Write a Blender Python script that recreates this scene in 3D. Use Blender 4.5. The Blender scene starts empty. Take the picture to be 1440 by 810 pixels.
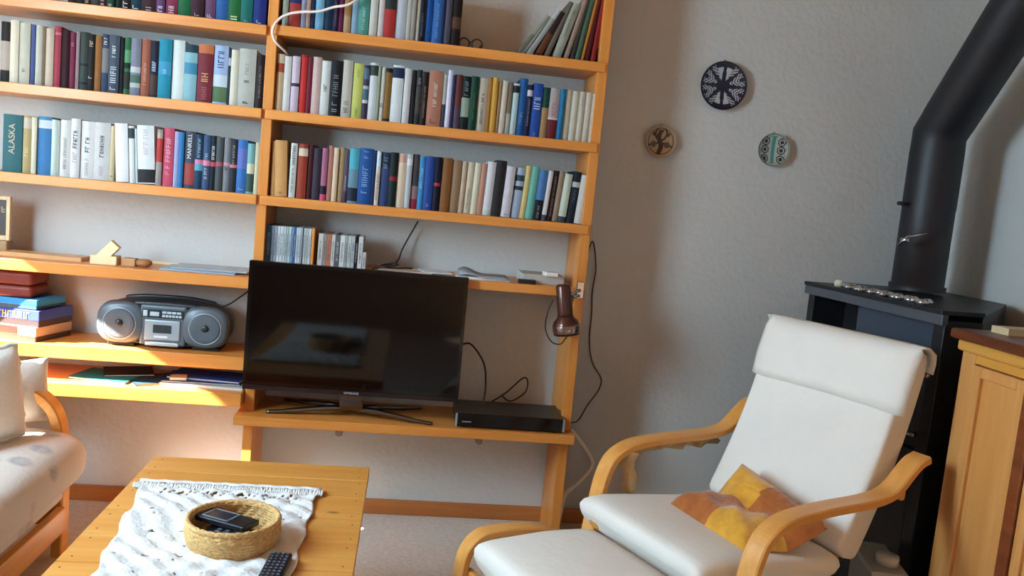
import bpy, bmesh, math, random
from mathutils import Vector, Matrix
random.seed(7)
PI = math.pi
C = bpy.context.scene
COL = C.collection

# ------------------------------------------------------------------ camera, light, exposure
CAM = Vector((0.50147, -2.93262, 1.26744)); FPX = 1190.0
YAW, PITCH, ROLL = 0.12566, -0.11071, 0.09513
def cam_axes():
    cy, sy, cp, sp, cr, sr = math.cos(YAW), math.sin(YAW), math.cos(PITCH), math.sin(PITCH), math.cos(ROLL), math.sin(ROLL)
    fwd = Vector((sy*cp, cy*cp, sp)); r0 = Vector((cy, -sy, 0)); u0 = r0.cross(fwd)
    return r0*cr + u0*sr, u0*cr - r0*sr, -fwd
RX, UY, BZ = cam_axes()
cd = bpy.data.cameras.new('camera'); cam = bpy.data.objects.new('camera', cd); COL.objects.link(cam)
m = Matrix((RX, UY, BZ)).transposed().to_4x4(); m.translation = CAM; cam.matrix_world = m
cd.sensor_width = 36; cd.lens = 36*FPX/1440; cd.clip_start = 0.05
C.camera = cam
def at(px, py, axis, val):                       # where the line of sight through a pixel meets a plane x/y/z = val
    d = RX*((px-720)/FPX) - UY*((py-405)/FPX) - BZ
    return CAM + d*((val-CAM[axis])/d[axis])

C.view_settings.view_transform = 'Standard'; C.view_settings.look = 'None'
C.view_settings.gamma = 1; C.view_settings.use_curve_mapping = False
C.view_settings.exposure = 0.0
w = bpy.data.worlds.new('world'); C.world = w; w.use_nodes = True
bg = w.node_tree.nodes['Background']; bg.inputs[0].default_value = (0.62, 0.76, 1, 1); bg.inputs[1].default_value = 0.9

def area(name, loc, target, sx, sy, power, color):
    l = bpy.data.lights.new(name, 'AREA'); l.shape = 'RECTANGLE'; l.size = sx; l.size_y = sy; l.energy = power; l.color = color
    o = bpy.data.objects.new(name, l); COL.objects.link(o); o.location = loc
    o.rotation_euler = (Vector(target)-Vector(loc)).to_track_quat('-Z', 'Y').to_euler(); o['kind'] = 'helper'
    return o
area('window_daylight', (-1.25, -1.50, 1.55), (0.6, -1.30, 1.1), 0.55, 1.2, 94, (0.56, 0.81, 1.0))
area('sun_opening_fill', (-1.27, -.55, 1.30), (0.6, -.30, 1.0), 0.7, 0.7, 7, (0.62, 0.84, 1.0))  # fill lamp added at the shaped sun opening
area('rear_fill', (0.3, -4.35, 1.5), (0.8, 0, 0.9), 1.6, 1.2, 3, (0.86, 0.93, 1.0))  # weak fill lamp added behind the camera, no known source there
sl = bpy.data.lights.new('sun', 'SUN'); sl.energy = 105; sl.angle = 0.012; sl.color = (1.0, 0.94, 0.86)
so = bpy.data.objects.new('sun', sl); COL.objects.link(so)
SUN = Vector((1.9, .50, -1.965*math.tan(math.radians(41)))).normalized()
so.rotation_euler = SUN.to_track_quat('-Z', 'Y').to_euler(); so['kind'] = 'helper'

# ------------------------------------------------------------------ materials
def lin(h):
    h = h.lstrip('#'); c = [int(h[i:i+2], 16)/255 for i in (0, 2, 4)]
    return tuple((x/12.92 if x <= .04045 else ((x+.055)/1.055)**2.4) for x in c) + (1,)
MATS = {}
def mat(name, hexc, rough=.6, metal=0, var=0.0, scale=20, bump=0.0, bscale=80, spec=.5, coat=0, sheen=0):
    if name in MATS: return MATS[name]
    M = bpy.data.materials.new(name); M.use_nodes = True; nt = M.node_tree; b = nt.nodes['Principled BSDF']
    c = lin(hexc); b.inputs['Base Color'].default_value = c; b.inputs['Roughness'].default_value = rough
    b.inputs['Metallic'].default_value = metal; b.inputs['Specular IOR Level'].default_value = spec
    b.inputs['Coat Weight'].default_value = coat; b.inputs['Sheen Weight'].default_value = sheen
    tc = nt.nodes.new('ShaderNodeTexCoord')
    if var:
        n = nt.nodes.new('ShaderNodeTexNoise'); n.inputs['Scale'].default_value = scale; n.inputs['Detail'].default_value = 4
        nt.links.new(tc.outputs['Object'], n.inputs['Vector'])
        r = nt.nodes.new('ShaderNodeValToRGB'); r.color_ramp.elements[0].position = .3; r.color_ramp.elements[1].position = .7
        r.color_ramp.elements[0].color = tuple(x*(1-var) for x in c[:3]) + (1,); r.color_ramp.elements[1].color = tuple(min(1, x*(1+var)) for x in c[:3]) + (1,)
        nt.links.new(n.outputs['Fac'], r.inputs['Fac']); nt.links.new(r.outputs['Color'], b.inputs['Base Color'])
    if bump:
        n = nt.nodes.new('ShaderNodeTexNoise'); n.inputs['Scale'].default_value = bscale; n.inputs['Detail'].default_value = 3
        nt.links.new(tc.outputs['Object'], n.inputs['Vector'])
        bp = nt.nodes.new('ShaderNodeBump'); bp.inputs['Strength'].default_value = bump; bp.inputs['Distance'].default_value = .01
        nt.links.new(n.outputs['Fac'], bp.inputs['Height']); nt.links.new(bp.outputs['Normal'], b.inputs['Normal'])
    MATS[name] = M; return M
def wood(name, c1, c2, axis=0, rough=.38, knots=None, scale=3.0, spec=.5):
    if name in MATS: return MATS[name]
    M = bpy.data.materials.new(name); M.use_nodes = True; nt = M.node_tree; b = nt.nodes['Principled BSDF']
    b.inputs['Roughness'].default_value = rough; b.inputs['Specular IOR Level'].default_value = spec
    tc = nt.nodes.new('ShaderNodeTexCoord'); mp = nt.nodes.new('ShaderNodeMapping')
    s = [scale*9]*3; s[axis] = scale*.7; mp.inputs['Scale'].default_value = s
    nt.links.new(tc.outputs['Object'], mp.inputs['Vector'])
    n = nt.nodes.new('ShaderNodeTexNoise'); n.inputs['Scale'].default_value = 1; n.inputs['Detail'].default_value = 5; n.inputs['Distortion'].default_value = .6
    nt.links.new(mp.outputs['Vector'], n.inputs['Vector'])
    r = nt.nodes.new('ShaderNodeValToRGB'); r.color_ramp.elements[0].position = .32; r.color_ramp.elements[1].position = .68
    r.color_ramp.elements[0].color = lin(c1); r.color_ramp.elements[1].color = lin(c2)
    nt.links.new(n.outputs['Fac'], r.inputs['Fac'])
    out = r.outputs['Color']
    if knots:
        mk = nt.nodes.new('ShaderNodeMapping'); sk = [9]*3; sk[axis] = 4.5; mk.inputs['Scale'].default_value = sk
        nt.links.new(tc.outputs['Object'], mk.inputs['Vector'])
        v = nt.nodes.new('ShaderNodeTexVoronoi'); v.inputs['Scale'].default_value = knots; nt.links.new(mk.outputs['Vector'], v.inputs['Vector'])
        kr = nt.nodes.new('ShaderNodeValToRGB'); kr.color_ramp.elements[0].position = .05; kr.color_ramp.elements[1].position = .11
        kr.color_ramp.elements[0].color = (1, 1, 1, 1); kr.color_ramp.elements[1].color = (0, 0, 0, 1)
        nt.links.new(v.outputs['Distance'], kr.inputs['Fac'])
        mx = nt.nodes.new('ShaderNodeMix'); mx.data_type = 'RGBA'; nt.links.new(kr.outputs['Color'], mx.inputs['Factor'])
        nt.links.new(out, mx.inputs[6]); mx.inputs[7].default_value = lin('5c3312'); out = mx.outputs[2]
    nt.links.new(out, b.inputs['Base Color'])
    MATS[name] = M; return M

wall_m = mat('plaster', 'c6c6c1', rough=.9, var=.03, scale=3, bump=.35, bscale=45, spec=.2)
ceil_m = mat('ceiling_paint', 'dcd6ca', rough=.9)
carpet_m = mat('carpet', 'd6cabd', rough=.95, var=.10, scale=60, bump=.5, bscale=220, spec=.1)
skirt_m = wood('skirting_wood', 'a4602c', 'b97438', 0)
shelf_x = wood('honey_beech_x', 'c67a30', 'd88e42', 0, rough=.36)
shelf_z = wood('honey_beech_z', 'c67a30', 'd88e42', 2, rough=.36)
pine_x = wood('pine_top', 'cf8c3c', 'dc9f50', 0, rough=.33, knots=1.0)
pine_y = wood('pine_frame', 'cf9038', 'daa04c', 1, rough=.4)
pine_z = wood('cabinet_pine', 'cb8a44', 'd89c5a', 2, rough=.45, knots=.8)
darkwood = wood('dark_stained_wood', '6a3214', '87441e', 1, rough=.35)
bent = wood('birch_laminate', 'd69446', 'e2a65a', 0, rough=.35)
sofawood = wood('sofa_beech', 'd4903c', 'e0a452', 1, rough=.38)
cotton = mat('cream_cotton', 'e4e0d6', rough=.9, var=.03, scale=6, bump=.15, bscale=40, spec=.15)
cottonside = mat('cream_cotton_worn', 'dccfb4', rough=.9, var=.04, scale=8, spec=.15)
black = mat('gloss_black', '050507', rough=.12)
blackmat = mat('matt_black', '0d0e11', rough=.5)
stove_m = mat('stove_black', '141519', rough=.45, var=.1, bump=.05)
pipe_m = mat('pipe_black', '17171d', rough=.5, var=.12, scale=8)
stove_glass = mat('stove_glass', '3c4652', rough=.25)
chrome = mat('chrome', 'c8c8cc', rough=.18, metal=1)
darkchrome = mat('dark_chrome', '6e6c70', rough=.2, metal=1)
greyplastic = mat('grey_blue_plastic', '4c5860', rough=.35)
dkplastic = mat('dark_plastic', '23282d', rough=.35)
silverpl = mat('silver_plastic', '98a4ac', rough=.3, metal=.4)
meshgrey = mat('grille_grey', '56626a', rough=.5, bump=.6, bscale=500)
white_pl = mat('white_plastic', 'e4e2de', rough=.4)
paper = mat('page_paper', 'd8cdb4', rough=.9)
print_w = mat('print_white', 'e8e6e0', rough=.6)
cablem = mat('black_rubber', '16130f', rough=.5)
whitecable = mat('white_rubber', 'f2e6d6', rough=.5)
browncable = mat('brown_rubber', '4a3626', rough=.5)

# ------------------------------------------------------------------ mesh builder
class MB:
    def __init__(s): s.v = []; s.f = []; s.m = []; s.sm = []
    def add(s, vs, fs, mi=0, smooth=False):
        b = len(s.v); s.v += [Vector(v) for v in vs]
        for f in fs: s.f.append([b+i for i in f]); s.m.append(mi); s.sm.append(smooth)
        return s
    def box(s, x0, x1, y0, y1, z0, z1, mi=0, M=None):
        vs = [Vector((x, y, z)) for z in (z0, z1) for y in (y0, y1) for x in (x0, x1)]
        if M: vs = [M @ v for v in vs]
        return s.add(vs, [(0,2,3,1),(4,5,7,6),(0,1,5,4),(2,6,7,3),(0,4,6,2),(1,3,7,5)], mi)
    def prism(s, poly, lo, hi, axis=2, mi=0, smooth=False):     # poly of the other two coordinates, in order
        def P(a, b, c): return {0: (c, a, b), 1: (a, c, b), 2: (a, b, c)}[axis]
        n = len(poly); vs = [P(a, b, lo) for a, b in poly] + [P(a, b, hi) for a, b in poly]
        s.add(vs, [(i, (i+1) % n, n+(i+1) % n, n+i) for i in range(n)], mi, smooth)
        s.add(vs, [tuple(range(n))[::-1], tuple(range(n, 2*n))], mi)
        return s
    def ring(s, rings, closed=True, cap=True, mi=0, smooth=True):
        n = len(rings[0]); vs = [p for r in rings for p in r]; fs = []
        for i in range(len(rings)-1):
            for j in range(n if closed else n-1):
                k = (j+1) % n; fs.append((i*n+j, i*n+k, (i+1)*n+k, (i+1)*n+j))
        if cap: fs.append(tuple(range(n))[::-1]); fs.append(tuple(range((len(rings)-1)*n, len(rings)*n)))
        return s.add(vs, fs, mi, smooth)
    def tube(s, pts, r, n=8, mi=0):
        pts = [Vector(p) for p in pts]; R = r if isinstance(r, (list, tuple)) else [r]*len(pts); rings = []; prev = None
        for i, p in enumerate(pts):
            d = (pts[min(i+1, len(pts)-1)] - pts[max(i-1, 0)]).normalized()
            if prev is None:
                a = Vector((0, 0, 1)) if abs(d.z) < .9 else Vector((1, 0, 0)); u = d.cross(a).normalized()
            else: u = (prev - d*prev.dot(d)).normalized()
            prev = u; v = d.cross(u)
            rings.append([p + (u*math.cos(2*PI*k/n) + v*math.sin(2*PI*k/n))*R[i] for k in range(n)])
        return s.ring(rings, mi=mi)
    def lathe(s, prof, c=(0, 0, 0), n=32, mi=0, axis=2, cap=True, sx=1, sy=1):
        c = Vector(c); rings = []
        for r, h in prof:
            rr = []
            for k in range(n):
                a, b = r*math.cos(2*PI*k/n)*sx, r*math.sin(2*PI*k/n)*sy
                rr.append(c + Vector({2: (a, b, h), 1: (a, h, b), 0: (h, a, b)}[axis]))
            rings.append(rr)
        return s.ring(rings, mi=mi, cap=cap)
    def strip(s, path, halfw, halft, wdir, mi=0):
        # a flat bent lath: path points, width along wdir, thickness across
        path = [Vector(p) for p in path]; W = Vector(wdir).normalized(); rings = []
        for i, p in enumerate(path):
            d = (path[min(i+1, len(path)-1)] - path[max(i-1, 0)]).normalized(); n = d.cross(W).normalized()
            q = [(-1, -.7), (-.85, -1), (.85, -1), (1, -.7), (1, .7), (.85, 1), (-.85, 1), (-1, .7)]
            rings.append([p + W*halfw*a + n*halft*b for a, b in q])
        return s.ring(rings, mi=mi, smooth=False)
    def pad(s, path, halfw, halft, wdir, e=5, nw=20, mi=0, endround=True, ht=None, e2=3):
        # upholstered pad: rounded-rectangle section swept along a path
        path = [Vector(p) for p in path]; W = Vector(wdir).normalized(); rings = []; L = len(path)
        for i, p in enumerate(path):
            d = (path[min(i+1, L-1)] - path[max(i-1, 0)]).normalized(); n = W.cross(d).normalized()
            k = 1
            if endround:
                t = min(i, L-1-i)/3.0
                if t < 1: k = math.sqrt(max(0.0, 1-(1-t)**2))*.98+.02
            h = (ht[i] if ht else halft)*k; hw = halfw*(1 - .035*(1-k)); rr = []
            for j in range(nw*2):
                a = 2*PI*j/(nw*2); ca, sa = math.cos(a), math.sin(a)
                rr.append(p + W*hw*math.copysign(abs(ca)**(2/e), ca) + n*h*math.copysign(abs(sa)**(2/e2), sa))
            rings.append(rr)
        return s.ring(rings, mi=mi)
    def build(s, name, mats, parent=None, origin=None, bevel=0, subd=0, seg=2, solid=0):
        me = bpy.data.meshes.new(name); o = bpy.data.objects.new(name, me); COL.objects.link(o)
        org = Vector(origin) if origin is not None else Vector((0, 0, 0))
        me.from_pydata([v-org for v in s.v], [], s.f); mats = mats if isinstance(mats, (list, tuple)) else [mats]
        for x in mats: me.materials.append(x)
        for p, i, q in zip(me.polygons, s.m, s.sm): p.material_index = i; p.use_smooth = q
        bm = bmesh.new(); bm.from_mesh(me); bmesh.ops.recalc_face_normals(bm, faces=bm.faces); bm.to_mesh(me); bm.free()
        me.update()
        if parent: o.parent = parent
        else: o.location = org
        if solid: d = o.modifiers.new('solid', 'SOLIDIFY'); d.thickness = solid; d.offset = 0
        if bevel: d = o.modifiers.new('bevel', 'BEVEL'); d.width = bevel; d.segments = seg; d.limit_method = 'ANGLE'; d.angle_limit = .6; d.harden_normals = False
        if subd: d = o.modifiers.new('subd', 'SUBSURF'); d.levels = subd; d.render_levels = subd
        return o
def tag(o, label, cat, group=None):
    o['label'] = label; o['category'] = cat
    if group: o['group'] = group
    return o
def thing(name, label, cat, loc=(0, 0, 0), rz=0, group=None, rot=None):
    o = bpy.data.objects.new(name, None); COL.objects.link(o); o.location = loc; o.rotation_euler = rot or (0, 0, rz)
    o.empty_display_size = .05
    return tag(o, label, cat, group)
def struct(o): o['kind'] = 'structure'; return o
def smooth_path(pts, n=6):
    P = [Vector(p) for p in pts]; P = [P[0]*2-P[1]] + P + [P[-1]*2-P[-2]]; out = []
    for i in range(1, len(P)-2):
        for k in range(n):
            t = k/n; a, b, c, d = P[i-1], P[i], P[i+1], P[i+2]
            out.append(.5*((2*b) + (c-a)*t + (2*a-5*b+4*c-d)*t*t + (3*b-a-3*c+d)*t**3))
    out.append(P[-2]); return out
def text(name, body, size, m_, parent, M, extrude=.0004):
    cu = bpy.data.curves.new(name, 'FONT'); cu.body = body; cu.size = size; cu.extrude = extrude; cu.align_x = 'CENTER'; cu.align_y = 'CENTER'
    cu.materials.append(m_); tmp = bpy.data.objects.new(name, cu); COL.objects.link(tmp)
    bpy.context.view_layer.update(); me = bpy.data.meshes.new_from_object(tmp.evaluated_get(bpy.context.evaluated_depsgraph_get())); bpy.data.objects.remove(tmp)
    o = bpy.data.objects.new(name, me); COL.objects.link(o); o.parent = parent; o.matrix_local = M; return o

# ------------------------------------------------------------------ the room
WY, RXW, LXW, FY, CZ = .24, 2.647, -1.30, -4.45, 2.62
struct(MB().box(LXW-.15, RXW+.15, FY-.15, WY+.15, -.1, 0).build('floor', carpet_m))
struct(MB().box(LXW-.15, RXW+.15, FY-.15, WY+.15, CZ, CZ+.1).build('ceiling', wood('warm_bounce_boards', 'b87838', 'c88a48', 0, rough=.6)))  # unseen ceiling, given warm boards to tint the bounce light
struct(MB().box(LXW-.15, RXW+.15, WY, WY+.15, 0, CZ).build('wall_back', wall_m))
struct(MB().box(RXW, RXW+.15, FY, WY, 0, CZ).build('wall_right', wall_m))
W0, W1, WZ0, WZ1 = -1.92, -1.10, .90, 2.20                 # window, closed by an added sheet that blocks the sun
wl = MB()                                                   # left wall; unseen opening by the bookcase is shaped to trim the sun patches
ga, gb = -1.0, -.02
wl.prism([(FY, 0), (W0, 0), (W0, CZ), (FY, CZ)], LXW-.12, LXW, axis=0).prism([(W0, 0), (W1, 0), (W1, WZ0), (W0, WZ0)], LXW-.12, LXW, axis=0)
wl.prism([(W0, WZ1), (W1, WZ1), (W1, CZ), (W0, CZ)], LXW-.12, LXW, axis=0).prism([(W1, 0), (ga, 0), (ga, CZ), (W1, CZ)], LXW-.12, LXW, axis=0)
wl.prism([(ga, 0), (gb, 0), (gb, .90), (ga, .90)], LXW-.12, LXW, axis=0).prism([(gb, 0), (WY, 0), (WY, CZ), (gb, CZ)], LXW-.12, LXW, axis=0)
gt = [(-.02, 1.15), (-.09, 1.21), (-.18, 1.50), (-.40, 1.68), (-.42, 1.20), (-1.0, 1.20)]
for (a_, b_), (c_, d_) in zip(gt[:-1], gt[1:]): wl.prism([(a_, b_), (c_, d_), (c_, CZ), (a_, CZ)], LXW-.12, LXW, axis=0)
struct(wl.build('wall_left', mat('warm_bounce_plaster', 'c8a884', rough=.9)))  # unseen wall, coloured warm to tint the bounce light
struct(MB().box(LXW-.05, LXW-.045, W0, W1, WZ0, WZ1).build('sun_block_sheet', mat('sun_block_cloth', 'e8e4dc', rough=.9)))  # unseen sheet added to keep direct sun off the table
struct(MB().box(LXW, -.6, FY-.12, FY, 0, CZ).box(1.2, RXW, FY-.12, FY, 0, CZ).box(-.6, 1.2, FY-.12, FY, 0, .9).box(-.6, 1.2, FY-.12, FY, 2.1, CZ).build('wall_front', mat('warm_bounce_plaster', 'c8a884', rough=.9)))  # unseen wall, coloured warm for bounce; opening added for the rear fill
for n, b in (('window_1', None), ('rear_fill_frame', None)):
    mb = MB(); t = .05
    if n == 'window_1':
        x0, x1 = LXW-.10, LXW-.04
        mb.box(x0, x1, W0, W0+t, WZ0, WZ1).box(x0, x1, W1-t, W1, WZ0, WZ1).box(x0, x1, W0+t, W1-t, WZ0, WZ0+t).box(x0, x1, W0+t, W1-t, WZ1-t, WZ1)
    else:
        y0, y1 = FY-.10, FY-.04
        mb.box(-.6, -.55, y0, y1, .9, 2.1).box(1.15, 1.2, y0, y1, .9, 2.1).box(-.55, 1.15, y0, y1, .9, .95).box(-.55, 1.15, y0, y1, 2.05, 2.1)  # made-up frame dressing the rear fill lamp
    struct(mb.build(n, sofawood, bevel=.004))
struct(MB().box(LXW, RXW, WY-.014, WY, 0, .058).build('baseboard_back', skirt_m, bevel=.003))
struct(MB().box(RXW-.014, RXW, FY, WY-.014, 0, .058).build('baseboard_right', wood('skirting_wood_y', 'a4602c', 'b97438', 1), bevel=.003))

# ------------------------------------------------------------------ bookcase
Z1, Z2, Z3, Z4R, ZTV = 1.742, 1.4676, 1.1827, .957, .4394
Z3L, Z4L, Z5L = .902, .628, .508
T = .032; D0, D1 = 0.0, .232
bc = thing('bookcase', 'tall honey coloured wooden bookcase with two bays standing against the back wall', 'bookcase', (0, 0, 0))
def P(x0, x1, y0, y1, z0, z1, name, m_, bev=.002): return MB().box(x0, x1, y0, y1, z0, z1).build(name, m_, bc, bevel=bev)
for x0, x1 in ((-.016, .017), (1.098, 1.133), (-1.16, -1.125)):
    P(x0, x1, .004, D1, 0, 2.3, 'side_panel', shelf_z)
for z in (Z1, Z2, Z3, Z4R):
    P(-.004, 1.122, -.010, D1-.004, z-T, z, 'shelf', shelf_x)
for z in (Z1-.005, Z2, Z3):
    P(-1.13, -.016, -.010, D1-.004, z-T, z, 'shelf', shelf_x)
for z, t, y0 in ((Z3L, .038, -.010), (Z4L, .046, -.012), (Z5L, .046, -.045)):
    P(-1.13, -.0195, y0, D1-.004, z-t, z, 'shelf', shelf_x)
tvb = P(-.036, 1.137, -.0713, D1-.004, ZTV-T, ZTV, 'television_shelf', shelf_x)
for x in (.31, .808):
    MB().box(x-.012, x+.012, .02, .09, ZTV-T-.045, ZTV-T).lathe([(.001, .0), (.012, 0), (.012, .012), (.001, .012)], (x, .014, ZTV-T-.035), 12, axis=1).build('bracket', mat('steel_bracket', '9a948c', rough=.4, metal=.6), bc, bevel=.003)

# ------------------------------------------------------------------ books
def letters(mb, cx, z0, z1, wd, yf, rnd, mi=0):
    # illegible printing: a run of letter-like strokes climbing the spine
    z = z0; s = wd*.20
    while z < z1 - wd*.35:
        lw = wd*rnd.choice((.45, .55, .65)); k = rnd.randrange(4); a, b = cx-wd/2, cx+wd/2
        mb.box(a, b, yf-.0005, yf+.0006, z, z+s*.8, mi)
        if k in (0, 1): mb.box(a, b, yf-.0005, yf+.0006, z+lw-s*.8, z+lw, mi)
        if k in (1, 2): mb.box(cx-s*.4, cx+s*.4, yf-.0005, yf+.0006, z, z+lw, mi)
        if k in (2, 3): mb.box(a, a+s*.8, yf-.0005, yf+.0006, z, z+lw, mi)
        z += lw + wd*.22
        if rnd.random() < .14: z += wd*.5
def dim(h, k=.86):                                          # cloth and card covers are a little greyer than print colours
    c = [int(h[i:i+2], 16) for i in (0, 2, 4)]; g = sum(c)/3
    return ''.join('%02x' % int(max(0, min(255, (x*.92+g*.08)*k))) for x in c)
def bookm(h): return mat('book_'+h, dim(h), rough=.6, var=.05, scale=40, spec=.18)
def book(t, h, d, hexc, opts, label, loc, lean=0, group=None, name='book', yaw=0):
    rnd = random.Random(label)
    root = thing(name, label, 'book', loc, group=group, rot=(0, lean, yaw))
    bands = sorted([o for o in opts if o[0] == 'b'], key=lambda o: o[1])
    mats = [bookm(hexc)]; lv = [(0, 0)]; cuts = {0.0, 1.0}
    for o in bands: cuts |= {o[1], o[2]}
    cuts = sorted(cuts)
    cv = min(.004, t*.16); k = .0016; n = 7
    out = [(-t/2, d)] + [(-t/2 + t*i/(n-1), -cv*math.sin(PI*i/(n-1))*1.0) for i in range(n)] + [(t/2, d)]
    inn = [(t/2-k, d)] + [((t/2-k)-(t-2*k)*i/(n-1), k - cv*math.sin(PI*i/(n-1))*.9) for i in range(n)] + [(-t/2+k, d)]
    poly = out + inn; N = len(poly); mb = MB()
    for a, b in zip(cuts[:-1], cuts[1:]):
        mi = 0
        for o in bands:
            if o[1]-1e-6 <= a and b <= o[2]+1e-6: mats.append(bookm(o[3])); mi = len(mats)-1
        vs = [(x, y, a*h) for x, y in poly] + [(x, y, b*h) for x, y in poly]
        mb.add(vs, [(i, (i+1) % N, N+(i+1) % N, N+i) for i in range(N)], mi, False)
    for z, s_ in ((0, 0), (h, 1)):
        vs = [(x, y, z) for x, y in poly]
        mb.add(vs, [(i, i+1, N-2-i, N-1-i) for i in range(len(out)-1)], 0 if not s_ else (mats.index(mats[-1]) if bands and bands[-1][2] > .99 else 0))
    mb.build('cover', mats, root)
    MB().box(-t/2+k, t/2-k, k*.5, d-.003, .002, h-.0025 - (.002 if t > .022 else 0)).build('pages', paper, root)
    for o in opts:
        if o[0] == 't':
            tm = MB(); letters(tm, 0, o[2]*h, o[3]*h, t*o[4]*.9, -cv, rnd); tm.build('title_lettering', bookm(o[1]), root)
        if o[0] == 'w':
            text('title', o[1], o[5]*t, bookm(o[2]), root, Matrix.Translation((0, -cv-.0006, (o[3]+o[4])/2*h)) @ Matrix.Rotation(PI/2, 4, 'Y').inverted() @ Matrix.Rotation(PI/2, 4, 'X'))
    return root
def popt(s):
    r = []
    for tkn in s:
        p = tkn.split(':')
        if p[0] == 'b': a, b = p[1].split('-'); r.append(('b', float(a), float(b), p[2]))
        if p[0] == 't': a, b = p[2].split('-'); r.append(('t', p[1], float(a), float(b), float(p[3]) if len(p) > 3 else .42))
        if p[0] == 'w': a, b = p[3].split('-'); r.append(('w', p[1].replace('_', ' '), p[2], float(a), float(b), float(p[4])))
    return r
SHELVES = {}
# x0 x1 (pixels at the foot) height(px)  description  colour  marks
SHELVES['upper left shelf'] = (Z1-.005, 0, 0, .19, '''
95 107 80 dark_brown 2a1a18
107 117 80 olive_black 22281c
117 127 80 deep_red 5a1a20 t:d8c8b8:.04-.14:.5
127 138 80 grey_green 3c4a40
138 149 80 dark_red 4a1418 t:d8d0c0:.03-.12:.5
149 160 80 bottle_green 1e4632 t:d8d0c0:.03-.12:.5
160 170 80 blackish_green 18241e
170 182 80 black_with_red_label 2a1416 t:f0e0d8:.03-.13:.6
182 198 80 dark_teal 1c3844 t:e0e0e0:.03-.13:.6
198 219 80 maroon 3c1a20 t:b8a8a8:.03-.10:.4
219 231 80 purple 66406e t:e8d8e8:.03-.13:.6
231 249 80 crimson 8c2c4a t:f0d0d8:.03-.15:.5
249 267 80 bright_green 1c6a3c
267 286 80 dark_plum 3a1a26 t:a89898:.03-.08:.4
286 302 80 mauve 6e4468 t:e0d0e0:.03-.12:.5
302 320 80 royal_blue 2460a4
320 337 80 leaf_green 1e6c34 t:f0f0c0:.04-.14:.6
337 354 80 sea_green 146e66 t:80c0b0:.03-.09:.4
354 373 80 navy_blue 1a2c7e t:c0c8e0:.03-.08:.4''')
SHELVES['second left shelf'] = (Z2, 0, 0, .145, '''
0 13 83 black_with_white_panel 2c2622 b:.2-.68:b8a898
13 25 86 bright_cream e2d8be
25 41 84 greyish_cream c4c0ac t:3a3a34:.2-.26:.3
41 48 83 blue_striped 4a5890
48 58 83 stone_grey c6c2b0
58 63 82 thin_brown 7c6448
63 74 80 pinkish_cream cdb8a2
74 84 84 rose_red a83a4a b:.86-.9:d86878
84 97 80 black_maroon 30080e
97 104 78 wine_red 7a2440 t:c08090:.75-.85:.5
104 110 80 dusty_pink 9c8486
110 122 80 charcoal_green 3a4440 b:.1-.14:1c221e b:.42-.46:1c221e
122 131 78 black_with_small_white_marks 221c1a t:d0c0a0:.78-.9:.6 t:d0d0d0:.22-.25:.6
131 141 77 orange_brown 96602c
141 151 80 navy_with_grey_label 36445c b:.34-.76:7c7c7c t:e8e8e8:.82-.94:.5
151 166 80 slate_with_white_title 465260 t:f0f0ec:.62-.82:.35 t:c8d4d8:.06-.5:.6
166 173 78 jet_black 0e1012
173 182 79 green_patterned 2c6a40 b:.46-.56:14281c b:.56-.78:5c9a68 b:.1-.4:2a2c20
182 196 79 grey_violet 7c8090 b:.4-.5:c0c4c0 b:.14-.22:b8c0b8 b:.22-.36:4a6a5c
196 209 79 terracotta a85c46 t:d8a890:.2-.6:.35
209 221 78 blue_black 1c1e30 t:c8d8e8:.46-.66:.5 b:.04-.4:4a3430
221 239 82 turquoise 188ca8 b:.4-.62:3c98c0 t:98d0e0:.42-.52:.3
239 257 82 white dfe8e2
257 275 78 pale_aqua 88bcc4 b:.86-1:24404a b:.48-.68:3c8cae
276 297 80 dark_red_with_orange_top 7e2834 b:.85-1:cc7040 t:e0a070:.36-.56:.5 t:b06058:.06-.3:.4
297 318 81 sky_blue_and_green a4bce0 b:.04-.3:5c7a50 b:.3-.5:d0dce4 t:34486a:.62-.94:.45
318 322 76 thin_dark 26323e b:.72-.86:c0bcd0
322 333 77 narrow_cream dcd8c0
333 357 80 thick_pale_grey bcbcb0 t:5a5c66:.42-.5:.34 t:8890a0:.56-.76:.25 t:404a58:.06-.1:.34
358 371 74 black_brown 2a1a18 t:8a8078:.2-.8:.3''')
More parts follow.
